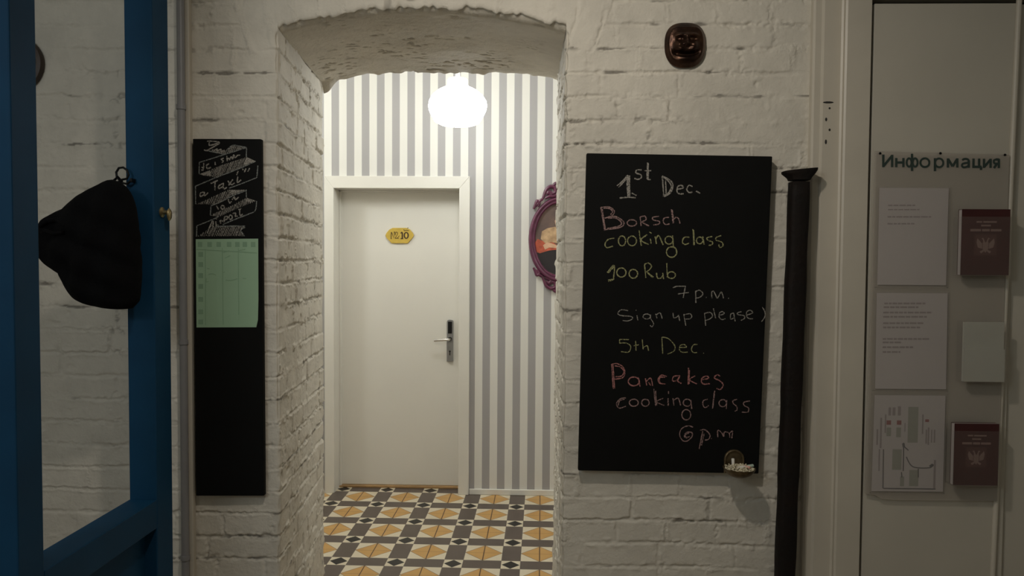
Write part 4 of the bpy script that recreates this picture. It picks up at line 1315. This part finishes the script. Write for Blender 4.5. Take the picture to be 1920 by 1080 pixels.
# heading
def H(strokes): return sc(strokes, 1600, 260, 2.84)
def oval(cx, cy, rx, ry): return [(cx + rx * math.cos(2 * PI * k / 16), cy + ry * math.sin(2 * PI * k / 16)) for k in range(17)]
hm = MB()
ink(hm, H([[(159, 85), (159, 152)], [(206, 86), (206, 152)], [(160, 146), (205, 92)],
           [(228, 103), (228, 152)], [(266, 103), (266, 152)], [(228, 127), (266, 127)],
           [(312, 80), (312, 172)], [(434, 104), (434, 173)],
           [(503, 105), (503, 154)], [(553, 105), (553, 154)], [(504, 108), (528, 148)], [(552, 108), (528, 148)],
           [(614, 116), (614, 155)], [(639, 106), (639, 155)], [(669, 106), (669, 155)], [(634, 150), (682, 150)], [(679, 150), (679, 167)],
           [(695, 107), (695, 156)], [(730, 107), (730, 156)], [(696, 151), (729, 112)],
           [(774, 107), (774, 157)], [(764, 134), (748, 157)], [(774, 134), (756, 134)], [(774, 111), (758, 111)]]), IY, 0.0078, off=0.0007, sub=1)
ink(hm, H([oval(296, 127, 13, 22), oval(328, 127, 13, 22), oval(380, 128, 24, 23), oval(456, 129, 22, 23),
           [(579, 115), (588, 109), (602, 108), (612, 114), (614, 124)], [(614, 128), (596, 130), (582, 134), (577, 143), (583, 152), (596, 152), (608, 147), (614, 138)],
           [(760, 111), (749, 115), (747, 123), (750, 131), (760, 134)]]), IY, 0.0066, off=0.0010, sub=4)
hm.build('heading_text', M['heading'], ib, io)

def pocket(px0, py0, px1, py1, sk=0.0):
    """flat clear pocket of a sheet of paper: three rails and a front film"""
    y1 = IY - 0.0002; y0 = IY - 0.006
    A, B, Cc, D = P(px0, py0, y0), P(px1, py0 + 1, y0), P(px1 - sk, py1 + 1, y0), P(px0 - sk, py1, y0)
    b = MB()
    for a, c in ((A, D), (D, Cc), (Cc, B)):
        dvec = (c - a).normalized(); nn = Vector((-dvec.z, 0, dvec.x)) * 0.002
        b.prism([a + nn, c + nn, c - nn, a - nn], (0, y1 - y0, 0))
    b.prism([A, B, Cc, D], (0, 0.0008, 0))
    b.build('paper_pocket', M['acrylic_pocket'], ib, io)
pocket(1646, 349, 1783, 539, 5); pocket(1640, 546, 1781, 733, 4); pocket(1636, 738, 1776, 925, 5)

def sheet(px, label):
    y = IY - 0.0028
    pts = [P(a, c, y) for a, c in px]
    og = (pts[0] + pts[2]) / 2
    t_ = thing('notice_sheet', og, label, 'paper', 'notices in the information board')
    MB().prism(pts, (0, 0.0006, 0)).build('sheet', M['paper'], t_, og)
    return t_, og
def textbars(t_, og, bars, m, name='text_lines'):
    b = MB()
    for (x0, y0, x1, y1) in bars:
        Y = IY - 0.0032
        a = P(x0, y0, Y); c = P(x1, y1, Y)
        b.add([(a.x, Y, c.z), (c.x, Y, c.z), (c.x, Y, a.z), (a.x, Y, a.z)], [(0, 1, 2, 3)])
    b.build(name, M[m], t_, og)
rng = random.Random(11)
def words(x0, y0, x1, h):
    res = []; x = x0
    while x < x1:
        w = rng.uniform(5, 13)
        res.append((x, y0 - h / 2, min(x + w, x1), y0 + h / 2)); x += w + 1.6
    return res
t_, og = sheet([(1649, 352), (1779, 353), (1774, 535), (1645, 534)], 'white notice sheet in the top pocket, under the heading')
bars = []
for (x0, y, x1, h) in ((1665, 385, 1716, 2.6), (1665, 393, 1724, 2.2), (1664, 406.5, 1746, 2.6), (1664, 419.5, 1716, 2.6)):
    bars += words(x0, y, x1, h)
textbars(t_, og, bars, 'paper_ink')
t_, og = sheet([(1644, 549, ), (1777, 550), (1774, 730), (1641, 729)], 'white notice sheet in the middle pocket, dense text')
bars = []
for (x0, y, x1) in ((1658, 569, 1735), (1657, 576, 1722), (1656, 586, 1748), (1656, 594, 1738), (1656, 606, 1732), (1656, 614, 1725), (1655, 635.5, 1742), (1655, 642, 1690), (1655, 651, 1712), (1655, 660, 1688)):
    bars += words(x0, y, x1, 3.2)
textbars(t_, og, bars, 'paper_ink')
t_, og = sheet([(1640, 741), (1773, 742), (1768, 922), (1634, 921)], 'white map sheet with sideways diagram in the bottom pocket')
bo_ = lambda x, y: (1640 + x / 4.907, 720 + y / 4.907)
bars = []
for (x0, y0, x1, y1) in ((95, 280, 104, 450), (275, 360, 282, 440), (438, 280, 447, 460), (18, 415, 30, 560), (52, 310, 62, 590), (38, 600, 46, 800), (545, 700, 558, 960), (128, 215, 150, 290), (165, 215, 190, 290), (215, 205, 240, 290), (470, 420, 480, 550), (490, 400, 500, 560), (520, 420, 528, 540), (545, 420, 556, 540)):
    a, c = bo_(x0, y0), bo_(x1, y1); bars.append((a[0], a[1], c[0], c[1]))
textbars(t_, og, bars, 'paper_ink', 'caption_lines')
bars = []
for (x0, y0, x1, y1) in ((110, 335, 150, 375), (205, 335, 245, 375), (465, 325, 500, 350)):
    a, c = bo_(x0, y0), bo_(x1, y1); bars.append((a[0], a[1], c[0], c[1]))
textbars(t_, og, bars, 'paper_red', 'red_marks')
bars = []
for (x0, y0, x1, y1) in ((310, 210, 395, 540), (165, 600, 245, 790), (110, 400, 150, 480), (200, 400, 240, 490), (320, 790, 400, 940), (235, 850, 270, 940)):
    a, c = bo_(x0, y0), bo_(x1, y1); bars.append((a[0], a[1], c[0], c[1]))
textbars(t_, og, bars, 'paper_green', 'map_blocks')
b = ink(MB(), [[bo_(*p) for p in st] for st in ([(265, 540), (265, 600), (262, 800)], [(265, 570), (310, 610)], [(290, 670), (350, 760), (500, 770), (540, 740)], [(80, 960), (560, 965)], [(80, 600), (75, 960)], [(245, 810), (250, 860)], [(400, 780), (400, 860)], [(255, 550), (275, 580)])], IY - 0.003, 0.0035, off=0.0006)
ink(b, [[bo_(505, 760), bo_(535, 740)], [bo_(262, 545), bo_(268, 580)]], IY - 0.003, 0.008, off=0.0006)
b.build('route_lines', M['paper_dark'], t_, og)

def box_pocket(px0, py0, px1, py1, depth):
    """clear leaflet box standing off the board, open at the top; the pixel frame is its front face"""
    yf = IY - depth; t = 0.0018
    a = P(px0, py0, yf); c = P(px1, py1, yf)
    x0, x1, z1, z0 = a.x, c.x, a.z, c.z
    b = MB()
    b.box((x0, yf, z0), (x1, yf + t, z1)); b.box((x0, yf, z0), (x0 + t, IY - 0.0003, z1)); b.box((x1 - t, yf, z0), (x1, IY - 0.0003, z1))
    b.box((x0, yf, z0), (x1, IY - 0.0003, z0 + t))
    b.build('leaflet_box', M['acrylic_pocket'], ib, io)
    return x0 + t, x1 - t, z0 + t, z1, yf + t
def booklet(px0, py0, px1, py1, depth, label, thick=0.02):
    x0, x1, z0, z1, yf = box_pocket(px0 - 1, py0 + 14, px1 + 1, py1 + 1.5, depth)
    yb = yf + 0.001
    a = P(px0, py0, yb); c = P(px1, py1, yb)
    og = Vector(((x0 + x1) / 2, yb + thick / 2, z0))
    t_ = thing('booklet', og, label, 'booklet', 'dark red booklets in the leaflet boxes')
    bx0_, bx1_ = x0 + 0.001, x1 - 0.001
    zt_ = a.z
    MB().box((bx0_, yb, z0 + 0.0005), (bx1_, yb + 0.0015, zt_), 0.0004).build('front_cover', M['booklet'], t_, og)
    MB().box((bx0_, yb + thick - 0.0015, z0 + 0.0005), (bx1_, yb + thick, zt_), 0.0004).build('back_cover', M['booklet'], t_, og)
    MB().box((bx0_ + 0.001, yb + 0.0015, z0 + 0.001), (bx1_ - 0.002, yb + thick - 0.0015, zt_ - 0.002)).build('pages', M['paper'], t_, og)
    wdt, hgt = bx1_ - bx0_, zt_ - z0
    Q = lambda u, v: (bx0_ + u * wdt, zt_ - v * hgt)
    Y = yb - 0.0004
    def quad(mb, u0, v0, u1, v1, yy=Y):
        p, q_ = Q(u0, v0), Q(u1, v1)
        mb.add([(p[0], yy, q_[1]), (q_[0], yy, q_[1]), (q_[0], yy, p[1]), (p[0], yy, p[1])], [(0, 1, 2, 3)])
    mb = MB(); quad(mb, 0.27, 0.38, 0.73, 0.70)
    mb.build('emblem_panel', M['booklet_panel'], t_, og)
    mb = MB()
    for (u0, v0, u1, v1) in ((0.30, 0.18, 0.42, 0.205), (0.44, 0.18, 0.72, 0.205), (0.40, 0.235, 0.60, 0.26), (0.18, 0.30, 0.40, 0.335), (0.42, 0.30, 0.58, 0.335), (0.60, 0.30, 0.82, 0.335)):
        quad(mb, u0, v0, u1, v1)
    mb.build('title_lines', M['booklet_print'], t_, og)
    # pale two-winged crest
    mb = MB()
    def poly(pts):
        mb.add([(Q(*p)[0], Y - 0.0004, Q(*p)[1]) for p in pts], [tuple(range(len(pts)))])
    poly([(0.44, 0.50), (0.56, 0.50), (0.56, 0.60), (0.50, 0.66), (0.44, 0.60)])
    for m_s in (1, -1):
        X_ = lambda u: 0.5 + m_s * (u - 0.5)
        poly([(X_(0.43), 0.52), (X_(0.33), 0.44), (X_(0.31), 0.50), (X_(0.34), 0.58), (X_(0.43), 0.60)])
        poly([(X_(0.49), 0.50), (X_(0.45), 0.43), (X_(0.41), 0.445), (X_(0.44), 0.46), (X_(0.45), 0.50)])
        poly([(X_(0.46), 0.61), (X_(0.38), 0.64), (X_(0.41), 0.67), (X_(0.47), 0.64)])
    mb.build('emblem', M['booklet_print'], t_, og)
booklet(1804, 392, 1893, 516, 0.045, 'dark red booklet with pale emblem in the top leaflet box')
x0, x1, z0, z1, yf = box_pocket(1809, 602, 1886, 718, 0.042)
lo = Vector(((x0 + x1) / 2, yf + 0.004, z0))
lf = thing('leaflet', lo, 'plain pale leaflet in the middle leaflet box', 'leaflet')
zm = P(1845, 655, yf).z
MB().box((x0 + 0.001, yf + 0.001, z0 + 0.0005), (x1 - 0.001, yf + 0.008, zm), 0.0006).build('front_sheets', M['leaflet'], lf, lo)
MB().box((x0 + 0.001, yf + 0.0085, z0 + 0.0005), (x1 - 0.001, yf + 0.014, z1 - 0.004), 0.0006).build('rear_sheets', M['leaflet'], lf, lo)
booklet(1790, 794, 1872, 911, 0.045, 'dark red booklet with pale emblem in the bottom leaflet box')
